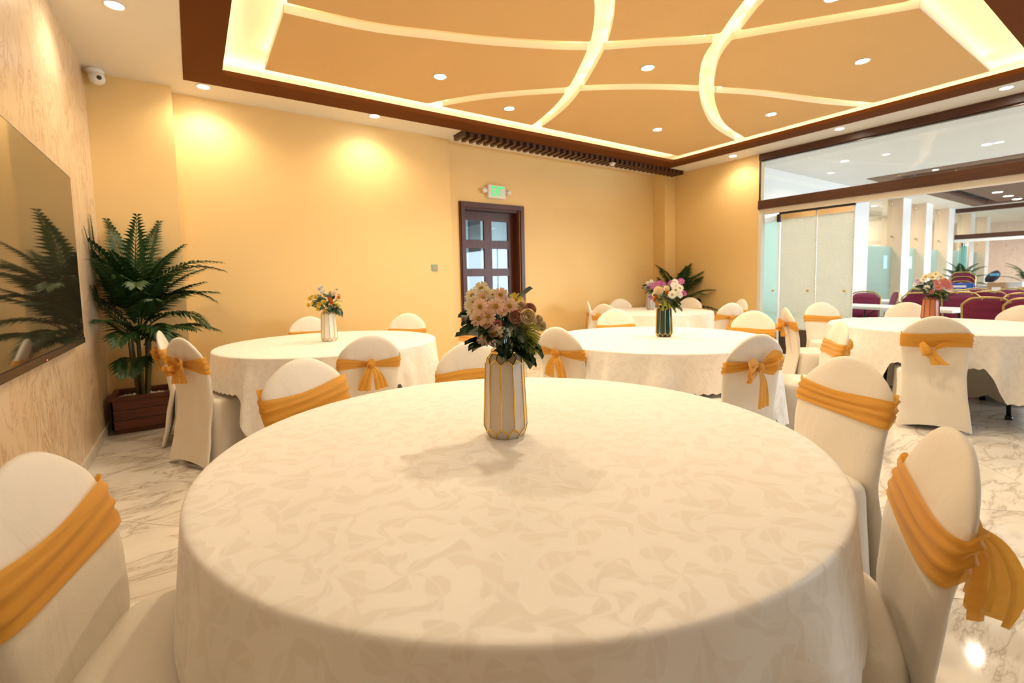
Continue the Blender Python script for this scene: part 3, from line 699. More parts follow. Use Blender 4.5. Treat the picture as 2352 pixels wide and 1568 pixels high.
def tablecloth(key, seed):
    rnd = random.Random(seed); cx, cy = TABLES[key]; N = 400; V = []; UV = []; F = []
    ph = [rnd.uniform(0, 6.28) for _ in range(6)]; n1 = rnd.choice([13, 14, 15]); n2 = rnd.choice([7, 8, 9])
    def hem(a):
        z = .235
        for ca in chair_angles[key]:
            d = abs((a-ca+PI) % (2*PI)-PI)
            k = max(0, min(1, (.46-d)/.16)); k = k*k*(3-2*k); z = max(z, .235+k*.262)
        return z
    rt = [.02, .15, .3, .45, .6, .72, .82, .882]
    for r in rt:
        for k in range(N):
            a = 2*PI*k/N; V.append((r*math.cos(a), r*math.sin(a), .7635)); UV.append((r*math.cos(a), r*math.sin(a)))
    er = .013; K = 5
    for q in range(1, K+1):
        an = q/K*PI/2; r = .888+er*math.sin(an); z = .7635-er*(1-math.cos(an))
        for k in range(N):
            a = 2*PI*k/N; V.append((r*math.cos(a), r*math.sin(a), z)); s = .888+er*an; UV.append((s*math.cos(a), s*math.sin(a)))
    H = 16
    for q in range(1, H+1):
        t = q/H
        for k in range(N):
            a = 2*PI*k/N; z0 = .7635-er; zh = hem(a); z = lerp(z0, zh, t); drop = z0-z
            wv = .5+.5*math.sin(n1*a+ph[0]+.9*math.sin(n2*a*.5+ph[1])+drop*1.5)
            wv = wv**1.6
            f2 = .5+.5*math.sin((n1*2+3)*a+ph[2]+drop*4)
            r = .901+drop*.07+min(1, drop/.18)*(.062*wv+.016*f2)*(.35+drop*1.5)
            if zh > .30: r = lerp(r, .901+drop*.10, min(1, (zh-.30)/.15))
            if q == H: z += .006*math.cos(k*PI/2.0)
            V.append((r*math.cos(a), r*math.sin(a), z)); s = .914+drop; UV.append((s*math.cos(a), s*math.sin(a)))
    nr = len(V)//N
    F.append(tuple(range(N)))
    for j in range(nr-1):
        for k in range(N):
            k2 = (k+1) % N; F.append((j*N+k, (j+1)*N+k, (j+1)*N+k2, j*N+k2))
    ca, sa = math.cos(seed*1.1), math.sin(seed*1.1)
    UV = [(u*ca-v*sa+seed*3.3 if False else u*ca-v*sa, u*sa+v*ca) for u, v in UV]
    o = mk('tablecloth', V, F, M['damask'], None, True, UV); o.location = (cx, cy, 0)
    tag(o, 'white damask cloth on '+TLAB[key], 'tablecloth', 'white round tablecloths')
def round_table(key):
    cx, cy = TABLES[key]; t = empty('round_table', (cx, cy, 0), .4); tag(t, {'T1': 'round folding table under the cloth nearest the camera', 'T2': 'round folding table under the cloth by the left back wall', 'T3': 'round folding table under the cloth with the green vase', 'T4': 'round folding table under the cloth in the far corner', 'T5': 'round folding table under the right cloth, black legs showing below'}[key], 'table', 'round tables')
    G().lathe([(.86, .728), (.872, .734), (.872, .754), (.866, .760)], 64).build('tabletop', plain('table_board', (.5, .4, .28), .6), t, False)
    for k in range(4):
        a = PI/4+k*PI/2; x, y = .50*math.cos(a), .50*math.sin(a)
        G().tube([(x, y, .728), (x*1.08, y*1.08, .03)], .016, 10).lathe([(.024, 0), (.026, .02), (.02, .035)], 12, (x*1.08, y*1.08, 0)).build('leg', M['black'], t, True)
    for s in (-1, 1): G().tube([(-.35, s*.36, .55), (.35, s*.36, .55)], .010, 8).build('brace', M['black'], t, True)
for i, k in enumerate(TABLES): round_table(k); tablecloth(k, i+1)

# ================================================================== COVERED CHAIRS
def Wz(z): return pw([(0, .232), (.12, .222), (.30, .203), (.45, .198), (.62, .208), (.72, .213), (.92, .205)], z)
def Yz(z): return pw([(0, -.285), (.2, -.245), (.45, -.205), (.60, -.215), (.92, -.285)], z)
def Tz(z): return pw([(0, .030), (.40, .036), (.50, .052), (.92, .050)], z)
US = [math.sin(PI/2*(-1+2*k/24)) for k in range(25)]
def ztop(u): return .772+.146*(.72*max(0, 1-abs(u)**2.4)**.56+.28*math.cos(PI/2*min(1, abs(u)))**1.5)
def cover_back(rnd):
    nv = 30; g = G(); nu = len(US); p1, p2 = rnd.uniform(0, 6), rnd.uniform(0, 6)
    def wr(u, v): return .003*math.sin(5*u+9*v+p1)*math.sin(7*v+p2)
    def fr(side):
        def f(i, j):
            u = US[i]; v = j/(nv-1); v = 1-(1-v)**1.35
            z0 = .012+.035*(1-u*u); z = lerp(z0, ztop(u), v)
            tk = Tz(z)*max(0, 1-abs(u)**7)**.5*max(0, 1-v**16)**.5
            x = u*Wz(z)*(1-.012*v**8); y = Yz(z)+side*(tk/2+.0*u)+wr(u, v)*(1 if abs(u) < .9 else .3)
            return (x, y, z)
        return f
    V = []; 
    a = G().grid(nu, nv, fr(1)); b = G().grid(nu, nv, fr(-1))
    g.add(a.V, [f[::-1] for f in a.F]); g.add(b.V, b.F)
    return g
def weld(o, d=.0006):
    bm = bmesh.new(); bm.from_mesh(o.data); bmesh.ops.remove_doubles(bm, verts=bm.verts, dist=d); bmesh.ops.recalc_face_normals(bm, faces=bm.faces)
    bm.to_mesh(o.data); bm.free(); o.data.polygons.foreach_set('use_smooth', [True]*len(o.data.polygons)); return o
def seat_skirt(rnd):
    g = G(); N = 64; V = []
    def rr(a, hx, hy, p=5.0):
        c, s = math.cos(a), math.sin(a); k = (abs(c)**p+abs(s)**p)**(-1/p); return c*k*hx, s*k*hy
    prof = [(0.0, 0.0), (.10, 0), (.22, 0), (.34, 0), (.415, 0), (.445, -.004), (.460, -.014), (.466, -.035), (.468, -.09), (.469, -.15)]
    q1 = rnd.uniform(0, 6)
    for j, (z, ins) in enumerate(prof):
        for k in range(N):
            a = 2*PI*k/N; c4 = abs(math.sin(2*a)); fl = max(0, (.40-z)/.40)
            hx = .212+ins+.022*fl*c4-.028*math.sin(PI*min(1, z/.42))*(1-c4)*(1 if z < .43 else 0); hy = .222+ins+.022*fl*c4-.020*math.sin(PI*min(1, z/.42))*(1-c4)*(1 if z < .43 else 0)
            x, y = rr(a, max(.03, hx), max(.03, hy)); zz = z
            if j == 0: zz = .010+.06*(1-c4)**1.2
            if j == 1: zz = .10+.02*(1-c4)
            V.append((x+.0, y+.022+.002*math.sin(5*a+q1), zz))
    F = []
    for j in range(len(prof)-1):
        for k in range(N):
            k2 = (k+1) % N; F.append((j*N+k, j*N+k2, (j+1)*N+k2, (j+1)*N+k))
    F.append(tuple((len(prof)-1)*N+k for k in range(N)))
    return g.add(V, F)
def prof_pt(u, side, z, off):
    tk = Tz(z)*max(0, 1-abs(u)**7)**.5
    return Vector((u*(Wz(z)+off), Yz(z)+side*(tk/2+off), z))
def sash_band(tilt, zc, hgt, style, rnd):
    g = G(); loop = [(u, 1) for u in US]+[(u, -1) for u in US[::-1][1:-1]]; n = len(loop); R_ = 15; ph = rnd.uniform(0, 6)
    def f(i, j):
        u, sd = loop[i]; t = j/(R_-1)-.5
        hh = hgt
        if sd < 0 and style not in ('side', 'tail'): hh = hgt*lerp(.32, 1, min(1, abs(u)**.8))
        if sd > 0 and style == 'tail': hh = hgt*(1+.12*math.sin(2.2*u+ph))
        pl = math.sin(t*2*PI*3.2+ph+1.6*u)+.5*math.sin(t*2*PI*5.3+2.2*u*u+ph*2)
        z = zc+tilt*u*sd*1.0+t*hh+.004*math.sin(3*u+ph)
        edge = 1-abs(t*2)**6
        return prof_pt(u, sd, z, .0065+.0028*pl*edge)
    return g.grid(n, R_, f, True)
def ribbon(g, path, widths, wdir, rip=0.0, nrip=3.0, ph=0.0, nx=9):
    """a strip of cloth swept along path; wdir = its width direction at each point"""
    P = [Vector(p) for p in path]; m = len(P)
    # resample
    K = 18; pts = []; ws = []; wd_ = []
    for k in range(K):
        t = k/(K-1)*(m-1); i = min(int(t), m-2); fr = t-i
        p0, p1, p2, p3 = P[max(i-1, 0)], P[i], P[i+1], P[min(i+2, m-1)]
        pts.append(.5*((2*p1)+(-p0+p2)*fr+(2*p0-5*p1+4*p2-p3)*fr**2+(-p0+3*p1-3*p2+p3)*fr**3))
        ws.append(lerp(widths[i], widths[i+1], fr)); a = Vector(wdir[i]) if isinstance(wdir[0], (tuple, Vector)) else Vector(wdir); b = Vector(wdir[i+1]) if isinstance(wdir[0], (tuple, Vector)) else a
        wd_.append(a.lerp(b, fr).normalized())
    def f(i, j):
        s = i/(nx-1)-.5; tn = (pts[min(j+1, K-1)]-pts[max(j-1, 0)]).normalized(); nrm = tn.cross(wd_[j]).normalized()
        k = j/(K-1)
        return pts[j]+wd_[j]*s*ws[j]+nrm*rip*(.3+k)*math.sin(s*2*PI*nrip+ph+2.5*k)
    return g.grid(nx, K, f)
def bow(style, zc, rnd):
    g = G(); by = Yz(zc)-Tz(zc)/2-.012; q = rnd.uniform(0, 6)
    def blob(c, r, sx=1, sy=.8, sz=1):
        n = 14; V = []; F = []
        for j in range(8):
            th = PI*(j+.0)/7
            for k in range(n):
                a = 2*PI*k/n; w_ = 1+.13*math.sin(3*a+2*th+q)
                V.append((c[0]+r*sx*math.sin(th)*math.cos(a)*w_, c[1]+r*sy*math.sin(th)*math.sin(a)*w_, c[2]+r*sz*math.cos(th)))
        for j in range(7):
            for k in range(n): F.append((j*n+k, (j+1)*n+k, (j+1)*n+(k+1) % n, j*n+(k+1) % n))
        g.add(V, F)
    if style in ('tail',):
        blob((0, by-.008, zc), .026); ribbon(g, [(0, by-.01, zc), (.02, by-.05, zc-.06), (.035, by-.045, zc-.14), (.03, by-.035, zc-.20)], [.03, .07, .10, .11], (1, .2, .1), .010, 2.6, q)
        ribbon(g, [(0, by-.01, zc), (-.03, by-.05, zc-.05), (-.06, by-.05, zc-.13), (-.07, by-.04, zc-.18)], [.03, .06, .09, .10], (1, -.2, .1), .010, 2.6, q+2)
    elif style == 'drape':
        blob((0, by-.008, zc), .03)
        for sgn, L in ((1, .22), (-1, .18)):
            ribbon(g, [(0, by-.01, zc), (sgn*.035, by-.055, zc-.02), (sgn*.055, by-.075, zc-L*.5), (sgn*.05, by-.065, zc-L)], [.03, .08, .115, .11], (1, -.3*sgn, .2*sgn), .014, 2.2, q+sgn, 13)
        ribbon(g, [(0, by-.01, zc+.01), (.07, by-.06, zc+.045), (.12, by-.06, zc-.01), (.03, by-.015, zc-.01)], [.03, .09, .10, .03], (.1, .2, 1), .008, 1.5, q)
    elif style in ('bow', 'fullbow', 'rose'):
        S_ = {'bow': 1.0, 'fullbow': 1.25, 'rose': .9}[style]
        blob((0, by-.014, zc), .024*S_)
        for sgn in (-1, 1):
            up = .02*sgn if style == 'fullbow' else .012
            ribbon(g, [(0, by-.012, zc+.004), (sgn*.045*S_, by-.035, zc+.030*S_+up), (sgn*.088*S_, by-.040, zc+.012+up), (sgn*.075*S_, by-.050, zc-.022+up), (sgn*.03*S_, by-.022, zc-.012), (0, by-.016, zc)],
                   [.022, .075*S_, .095*S_, .085*S_, .05*S_, .022], (.15*sgn, -.25, 1), .006, 1.5, q+sgn)
        if style == 'rose':
            for k in range(3): ribbon(g, [(-.045, by-.04, zc-.02), (-.045+.035*math.cos(2.1*k), by-.062, zc-.03+.035*math.sin(2.1*k)), (-.045+.04*math.cos(2.1*k+1.2), by-.06, zc-.03+.04*math.sin(2.1*k+1.2)), (-.045, by-.045, zc-.03)], [.03, .055, .055, .03], (.2, -1, .2), .005, 1.2, q+k)
        tails = [(.03, .20), (-.03, .13)] if style == 'fullbow' else [(.035, .12), (-.045, .13)]
        if style == 'fullbow': tails = [(.02, .245), (-.075, .085)]
        for sx, L in tails:
            ribbon(g, [(0, by-.012, zc-.006), (sx*.6, by-.03, zc-L*.35), (sx, by-.026, zc-L*.7), (sx*1.15, by-.02, zc-L)], [.025, .05*S_, .065*S_, .07*S_], (1, .25, .1), .007, 2.4, q+sx*40)
    elif style in ('knot', 'tailknot'):
        blob((0, by-.012, zc-.004), .026, 1, .8, 1.15); L = .17 if style == 'knot' else .21
        for sgn in (-1, 1):
            ribbon(g, [(sgn*.006, by-.014, zc-.01), (sgn*.028, by-.032, zc-.05), (sgn*.046, by-.034, zc-L*.6), (sgn*.062, by-.030, zc-L)], [.028, .055, .075, .09], (1, .2*sgn, .12*sgn), .010, 2.4, q+sgn)
        ribbon(g, [(-.02, by-.014, zc-.01), (-.03, by-.034, zc+.018), (.0, by-.04, zc+.024), (.022, by-.02, zc-.004)], [.03, .045, .045, .03], (.2, -.2, 1), .004, 1.2, q)
    elif style == 'side':
        ribbon(g, [(.09, by-.004, zc-.02), (.02, by-.022, zc-.035), (-.04, by-.030, zc-.085), (.0, by-.026, zc-.14), (.03, by-.022, zc-.185)], [.03, .06, .075, .085, .115], [(0, 0, 1), (.3, 0, 1), (1, 0, .4), (1, 0, -.1), (1, 0, .1)], .006, 2.2, q, 11)
        ribbon(g, [(-.09, by-.006, zc-.015), (-.075, by-.03, zc-.05), (-.05, by-.036, zc-.10), (-.01, by-.02, zc-.09)], [.03, .06, .075, .04], (.8, 0, .6), .006, 2.0, q+1)
    return g
def make_chair(key, crown, head, tab, tilt, sz, sh, style, label, seed):
    rnd = random.Random(seed); h_ = R(head); F_ = Vector((math.cos(h_), math.sin(h_)))
    org = Vector(crown)+F_*.285
    t = empty('banquet_chair', (org.x, org.y, 0), h_-PI/2); tag(t, label, 'chair', 'white covered chairs with gold sashes')
    weld(cover_back(rnd).build('backrest_cover', M['cover'], t, True))
    seat_skirt(rnd).build('seat_cover', M['cover'], t, True)
    sz += .024
    sb = sash_band(tilt, sz, sh, style, rnd).build('sash', M['sash'], t, True); sb['label'] = 'gold organza sash band'
    bo = bow(style, sz-.004, rnd).build('bow', M['sash'], sb, True)
    return t
for i, c in enumerate(CH): make_chair(*c, seed=100+i)

# ================================================================== VASES AND BOUQUETS
def vase(key, x, y, body, line, label, z=.764, H=.28, rad=.068, N=10, neckmat=None):
    t = empty('vase', (x, y, z), .17); tag(t, label, 'vase', 'faceted flower vases')
    def P(a, zf, r): return Vector((r*math.cos(a), r*math.sin(a), zf*H))
    d = 2*PI/N; V = []; F = []
    ringsdef = [(.5, 0.0, rad*.78), (.5, .065, rad*.955), (0, .125, rad*1.03), (0, .845, rad*.90), (.5, .90, rad*.80), (.5, .955, rad*.60)]
    for o_, zf, r in ringsdef:
        for k in range(N): V.append(P((k+o_)*d, zf, r))
    I = lambda r, k: r*N+k % N
    for k in range(N):
        F.append((I(2, k), I(1, k), I(2, k+1), I(3, k+1), I(4, k), I(3, k)))      # long facet
        F.append((I(1, k-1), I(0, k-1), I(0, k), I(1, k), I(2, k)))                # foot facet
        F.append((I(4, k-1), I(3, k), I(4, k), I(5, k), I(5, k-1)))                # shoulder facet
    F.append(tuple(range(N-1, -1, -1)))
    mk('body', V, F, body, t)
    g = G()
    for k in range(N):
        for a, b in ((I(2, k), I(1, k)), (I(1, k), I(2, k+1)), (I(2, k), I(3, k)), (I(3, k), I(4, k)), (I(4, k), I(3, k+1)), (I(0, k), I(1, k)), (I(4, k), I(5, k))):
            p, q = V[a], V[b]; g.tube([p, q], .0024, 6, False)
    g.build('gold_lines', line, t, True)
    G().lathe([(rad*.58, H*.952), (rad*.64, H*.965), (rad*.64, H*.99), (rad*.60, H), (rad*.54, H*.995), (rad*.52, H*.93)], 30).build('neck', neckmat or line, t, True)
    return t
def petal_pts(L, w, curl):
    return [(0, 0, 0), (L*.35, -w*.7, .10*curl*L), (L*.8, -w, .22*curl*L), (L, -w*.35, .2*curl*L), (L, w*.35, .2*curl*L), (L*.8, w, .22*curl*L), (L*.35, w*.7, .10*curl*L), (L*.55, 0, .02*L)]
PF = [(0, 1, 7), (1, 2, 7), (2, 3, 7), (3, 4, 7), (4, 5, 7), (5, 6, 7), (6, 0, 7)]
def daisy_me(mat, n, r, w, curl=.6, rings=1):
    g = G(); rnd = random.Random(n)
    for q in range(rings):
        for k in range(n):
            a = 2*PI*(k+.5*q)/n+rnd.uniform(-.08, .08); ca, sa = math.cos(a), math.sin(a); pp = petal_pts(r*(1-.22*q), w, curl+.5*q+rnd.uniform(-.2, .2))
            g.add([(p[0]*ca-p[1]*sa, p[0]*sa+p[1]*ca, p[2]+.002*q) for p in pp], PF)
    return g
def rose_g(r):
    g = G()
    for q, (n, rr, tilt) in enumerate(((6, 1.0, .9), (5, .86, 1.2), (4, .66, 1.45), (3, .42, 1.55))):
        for k in range(n):
            a0 = 2*PI*(k+.37*q)/n; wd_ = PI/n*1.5
            def f(i, j, a0=a0, wd_=wd_, rr=rr, tilt=tilt):
                a = a0+(i/6-.5)*2*wd_; t_ = j/5; rad = r*rr*(.30+.62*math.sin(min(1.25, t_*1.35)*PI/2*.98))*(1+.06*t_*t_*(1.6-tilt)); z = r*(-.35+1.0*t_*(.75+.1*tilt))-r*.28*abs(i/6-.5)**2*t_*2
                return (rad*math.cos(a), rad*math.sin(a), z)
            g.grid(7, 6, f)
    return g
def leaf_g(L, w, lobes=0):
    V = []; F = []; n = 7
    for k in range(n):
        t_ = k/(n-1); ww = w*math.sin(PI*min(1, t_*.94+.06))**.8*(1-.25*t_)
        if lobes: ww *= (1.25 if k % 2 else .72)
        if k == n-1: ww = .0004
        V += [(L*t_, -ww, -.25*L*t_*t_+.012), (L*t_, 0, -.25*L*t_*t_), (L*t_, ww, -.25*L*t_*t_+.012)]
    for k in range(n-1):
        for s in (0, 1): F.append((k*3+s, k*3+s+1, k*3+s+4, k*3+s+3))
    return G().add(V, F)
def sprig_g(L, n, ll):
    g = G().tube([(0, 0, 0), (L*.5, 0, .01), (L, 0, -.03*L*8*.1)], [.0016, .0014, .0006], 5)
    for k in range(n):
        t_ = .12+.86*k/n
        for s in (-1, 1):
            q = ll*(1-.55*t_); b = Vector((L*t_, 0, .01*math.sin(PI*t_))); d_ = Vector((.45, s*.9, .15)); e_ = Vector((-.02, 0, 0))
            g.add([b, b+d_*q*.5+Vector((.004, 0, 0)), b+d_*q, b+d_*q*.5-Vector((.004, 0, 0))], [(0, 1, 2, 3)])
    return g
def orient(o, pos, d, roll=0.0, sc=1.0, axis='Z'):
    q = Vector(d).normalized().to_track_quat(axis, 'Y' if axis == 'Z' else 'Z'); o.rotation_mode = 'QUATERNION'
    from mathutils import Quaternion
    o.rotation_quaternion = q @ Quaternion((0, 0, 1) if axis == 'Z' else (1, 0, 0), roll); o.location = pos; o.scale = (sc, sc, sc)
MESHES = {}
def inst(kind, name, maker, mat, parent):
    key = (kind, mat.name)
    if key not in MESHES:
        o = maker().build(name, mat, parent, True); MESHES[key] = o.data; return o
    return link(bpy.data.objects.new(name, MESHES[key]), parent)
def bouquet(x, y, z, spec, label, seed, R0=.115, Hc=.10, leaves=26, ferns=0, fernside=(1, -.3)):
    """spec = [(type, material, [(dx right, dz up, toward camera), ...])] in metres about the bouquet centre"""
    rnd = random.Random(seed); va = math.atan2(y, x); rt = Vector((math.sin(va), -math.cos(va), 0)); tc = Vector((-math.cos(va), -math.sin(va), 0)); up = Vector((0, 0, 1))
    t = empty('flower_bouquet', (x, y, z)); tag(t, label, 'flowers', 'flower bouquets')
    c0 = Vector((0, 0, Hc*.75))
    for typ, mat, plist in spec:
        for (dx, dz, dc, sc) in plist:
            p = rt*dx+up*(Hc+dz)+tc*dc; d_ = (p-c0).normalized()*.55+tc*.85+up*.12
            if typ == 'daisy':
                o = inst('daisy', 'daisy', lambda: daisy_me(None, 13, .0255, .0046), M[mat], t); orient(o, p, d_, rnd.uniform(0, 6), sc)
                c = inst('eye', 'flower_center', lambda: G().lathe([(.0065, 0), (.0068, .003), (.004, .0055), (.0005, .0062)], 10), M['eye'], o)
            elif typ == 'mum':
                o = inst('mum', 'chrysanthemum', lambda: daisy_me(None, 20, .028, .0042, .9, 4), M[mat], t); orient(o, p, d_, rnd.uniform(0, 6), sc)
            elif typ == 'rose':
                o = inst('rose', 'rose', lambda: rose_g(.021), M[mat], t); orient(o, p, d_, rnd.uniform(0, 6), sc)
            g = None
    st = G()
    for typ, mat, plist in spec:
        for (dx, dz, dc, sc) in plist:
            p = rt*dx+up*(Hc+dz)+tc*dc; st.tube([(rnd.uniform(-.02, .02), rnd.uniform(-.02, .02), -.12), tuple(p*.25+Vector((0, 0, -.01))), tuple(p-(p-c0).normalized()*.004)], .0016, 5)
    st.build('stems', M['leaf'], t, True)
    for k in range(leaves):
        a = 2*PI*k*.381966+rnd.uniform(-.2, .2); el = lerp(-.75, 1.0, ((k*.618) % 1)); r0 = R0*rnd.uniform(.25, .62)
        d_ = Vector((math.cos(a)*math.cos(el), math.sin(a)*math.cos(el), math.sin(el)))
        o = inst('leaf%d' % (k % 2), 'leaf', (lambda: leaf_g(.075, .026, 1)) if k % 2 else (lambda: leaf_g(.07, .023)), M['leaf'], t)
        orient(o, Vector((0, 0, Hc*.55+.03*math.sin(k*2.1)))+d_*r0, d_, rnd.uniform(-.5, .5), rnd.uniform(.75, 1.15)*R0/.115, 'X')
    for k in range(ferns):
        d_ = rt*(fernside[0]+rnd.uniform(-.5, .3))+up*(fernside[1]+rnd.uniform(-.5, .35))+tc*rnd.uniform(.0, .9)
        o = inst('sprig', 'fern_sprig', lambda: sprig_g(.095, 18, .022), M['fern'], t)
        orient(o, Vector((0, 0, Hc*.7))+d_.normalized()*.045, d_, rnd.uniform(-1, 1), rnd.uniform(.7, 1.05), 'X')
    return t
white_c = ceramic('vase_cream', (.64, .56, .46), .45); white_v = ceramic('vase_white', (.80, .77, .70)); teal_c = ceramic('vase_green', (.004, .038, .036), .12); silver_c = plain('vase_silver', (.42, .40, .37), .28, .5); copper_c = ceramic('vase_copper', (.46, .16, .07), .4)
darkline = plain('dark_line', (.05, .02, .012), .4); silverline = plain('silver_line', (.6, .58, .55), .2, .9)
vase('T1', .814, 1.253, white_c, M['gold'], 'cream faceted vase with gold lines on the nearest table')
vase('T2', .977, 4.34, white_v, M['gold'], 'white faceted vase with thin gold lines on the left back table')
vase('T3', 3.28, 2.56, teal_c, M['gold'], 'dark green glossy vase with gold lines on the middle table')
vase('T4', 5.964, 4.914, silver_c, silverline, 'silver grey faceted vase on the far corner table')
vase('T5', 6.34, 1.602, copper_c, darkline, 'copper coloured ribbed vase with dark lines on the right table', H=.25, rad=.075)
ZB = .764+.275
def m2(px, py, cx, cy, s): return ((px-cx)/s, (cy-py)/s)
def spots(L, cx, cy, s): return [((px-cx)/s, (cy-py)/s, c, sc) for (px, py, c, sc) in L]
# near bouquet (707 px per metre; centre px 1165,730 at height .10 above the rim)
n1 = lambda L: spots(L, 1162, 733, 707)
bouquet(.814, 1.253, ZB, [
    ('daisy', 'peach', n1([(1112, 701, .07, 1.05), (1109, 726, .075, 1.1), (1130, 722, .08, 1.0), (1147, 701, .07, 1.1), (1133, 704, .065, .9), (1176, 701, .06, 1.05), (1122, 766, .085, 1.1), (1141, 757, .09, 1.15), (1157, 677, .03, 1.0), (1128, 738, .08, .8), (1118, 683, .03, .8), (1160, 711, .07, .75)])),
    ('daisy', 'creamp', n1([(1114, 662, .0, 1.0), (1094, 678, .01, 1.0), (1098, 694, .03, 1.0), (1096, 712, .04, .9), (1124, 674, .02, .9), (1140, 676, .0, .8), (1085, 700, -.02, .8)])),
    ('daisy', 'yellowp', n1([(1191, 689, .0, 1.0), (1203, 700, .02, .8), (1150, 684, -.02, .7)])),
    ('daisy', 'pinkp', n1([(1127, 738, .07, .8), (1149, 740, .06, .6)])),
    ('rose', 'rosep', n1([(1187, 725, .075, 1.1), (1220, 711, .03, 1.0)])),
    ('rose', 'rosec', n1([(1213, 725, .07, 1.25), (1236, 735, .04, .9), (1244, 748, .03, .9), (1201, 704, .03, .8)])),
    ], 'bouquet of peach daisies and dusty roses in the nearest vase', 3, .125, .10, 88, 22)
n2 = lambda L: spots(L, 752, 690, 259)
bouquet(.977, 4.34, ZB, [
    ('mum', 'yellowp', n2([(716, 688, .05, .8), (727, 685, .06, .9), (722, 700, .06, .8), (733, 702, .07, .8), (712, 703, .02, .7), (743, 697, .07, .8), (731, 712, .05, .7), (770, 705, .04, .7)])),
    ('mum', 'whitep', n2([(740, 663, .0, .8), (743, 674, .03, .9), (735, 668, 0, .7)])),
    ('rose', 'orangep', n2([(757, 691, .08, .85), (760, 699, .08, .85), (775, 688, .05, .8)])),
    ('mum', 'rosec', n2([(766, 678, .03, 1.0), (777, 683, .02, .9), (770, 676, 0, .9)]))], 'bouquet of yellow and orange flowers before the back wall', 5, .13, .10, 30, 6)
n3 = lambda L: spots(L, 1523, 670, 271)
bouquet(3.28, 2.56, ZB, [
    ('mum', 'rosec', n3([(1511, 664, .07, 1.5), (1504, 672, .06, 1.0), (1528, 659, .05, 1.0)])),
    ('rose', 'orangep', n3([(1507, 679, .09, 1.0), (1504, 684, .09, .9), (1530, 668, .07, .9)])),
    ('daisy', 'whitep', n3([(1540, 672, .09, 1.4), (1547, 662, .08, 1.4), (1549, 654, .06, 1.4), (1556, 658, .06, 1.3), (1543, 652, .05, 1.2), (1552, 668, .07, 1.3), (1546, 645, .03, 1.2), (1557, 674, .05, 1.0)])),
    ('daisy', 'purplep', n3([(1559, 643, .03, 1.2), (1538, 647, .04, 1.1), (1513, 646, .0, 1.1), (1501, 652, .01, 1.1), (1496, 678, .03, .9), (1565, 670, .03, 1.0), (1521, 649, 0, .9)]))], 'colourful bouquet with white daisies and orange roses in the green vase', 8, .13, .09, 30, 10, (0, -.2))
n4 = lambda L: spots(L, 1490, 656, 145)
bouquet(5.964, 4.914, ZB, [
    ('daisy', 'lilacp', n4([(1487, 652, .05, 1.3), (1495, 648, .04, 1.3), (1480, 658, .04, 1.2), (1499, 655, .05, 1.3)])), ('daisy', 'whitep', n4([(1492, 644, .03, 1.2), (1484, 648, .03, 1.2), (1497, 661, .05, 1.1)])),
    ('daisy', 'purplep', n4([(1489, 657, .08, 1.2), (1503, 650, .05, 1.1), (1494, 664, .06, 1.1)]))], 'small lilac and white bouquet in the far silver vase', 11, .12, .09, 26, 0)
n5 = lambda L: spots(L, 2141, 665, 220)
bouquet(6.34, 1.602, ZB-.03, [
    ('daisy', 'creamp', n5([(2137, 637, .04, 1.4), (2147, 634, .02, 1.4), (2130, 640, .05, 1.3), (2142, 641, .06, 1.4), (2156, 641, .03, 1.3), (2127, 646, .06, 1.2)])), ('daisy', 'lilacp', n5([(2116, 647, .03, 1.3), (2122, 653, .05, 1.2), (2113, 656, .02, 1.1)])),
    ('daisy', 'pinkp', n5([(2152, 662, .08, 1.5), (2162, 657, .06, 1.4), (2159, 650, .05, 1.2), (2170, 662, .05, 1.4), (2148, 652, .07, 1.1), (2140, 672, .09, 1.2), (2168, 652, .03, 1.2), (2154, 670, .07, 1.1)])), ('daisy', 'whitep', n5([(2133, 664, .08, 1.2), (2112, 657, .05, .8)])),
    ('rose', 'orangep', n5([(2162, 647, .03, .9)]))], 'dark bouquet with pink and cream daisies in the copper vase', 14, .14, .09, 36, 6)

# ================================================================== PALMS
def frond_g(L, az, el0, droop, width, rnd, base, nl=24, lims=None):
    g = G(); d = Vector((math.cos(az), math.sin(az), 0)); side = Vector((-math.sin(az), math.cos(az), 0)); P = []
    K = 10; p = Vector(base); el = el0
    for k in range(K+1):
        P.append(p.copy()); p = p+(d*math.cos(el)+Vector((0, 0, math.sin(el))))*(L/K); el -= droop/K
    def at(t_):
        f = t_*K; i = min(int(f), K-1); return P[i].lerp(P[i+1], f-i), (P[i+1]-P[i]).normalized()
    def lim(v):
        v = Vector(v)
        if lims: v.x = max(lims[0], min(lims[1], v.x)); v.y = max(lims[2], min(lims[3], v.y)); v.z = max(.02, v.z)
        return v
    g.tube([lim(q) for q in P], [lerp(.007, .0015, k/K) for k in range(K+1)], 5)
    for k in range(nl):
        t_ = .16+.83*k/(nl-1); b, tn = at(t_); up_ = side.cross(tn)*-1
        q = width*(.55+.45*math.sin(PI*min(1, .25+t_*.8)))*(1-.45*t_**3)*rnd.uniform(.9, 1.08)
        for s in (-1, 1):
            sd = (tn*(.62+.35*t_)+side*s*(.80-.3*t_)+Vector((0, 0, .12))).normalized()
            w_ = .0125+.006*math.sin(PI*t_); wv = tn.cross(sd).cross(sd).normalized() if False else (tn-sd*tn.dot(sd)).normalized()
            m_ = b+sd*q*.5+Vector((0, 0, -.02*q)); e_ = b+sd*q+Vector((0, 0, -.34*q))
            nrm = Vector((0, 0, .35*w_))
            g.add([lim(b), lim(m_-wv*w_), lim(e_), lim(m_+wv*w_), lim(m_-nrm)], [(0, 1, 4), (1, 2, 4), (2, 3, 4), (3, 0, 4)])
    return g
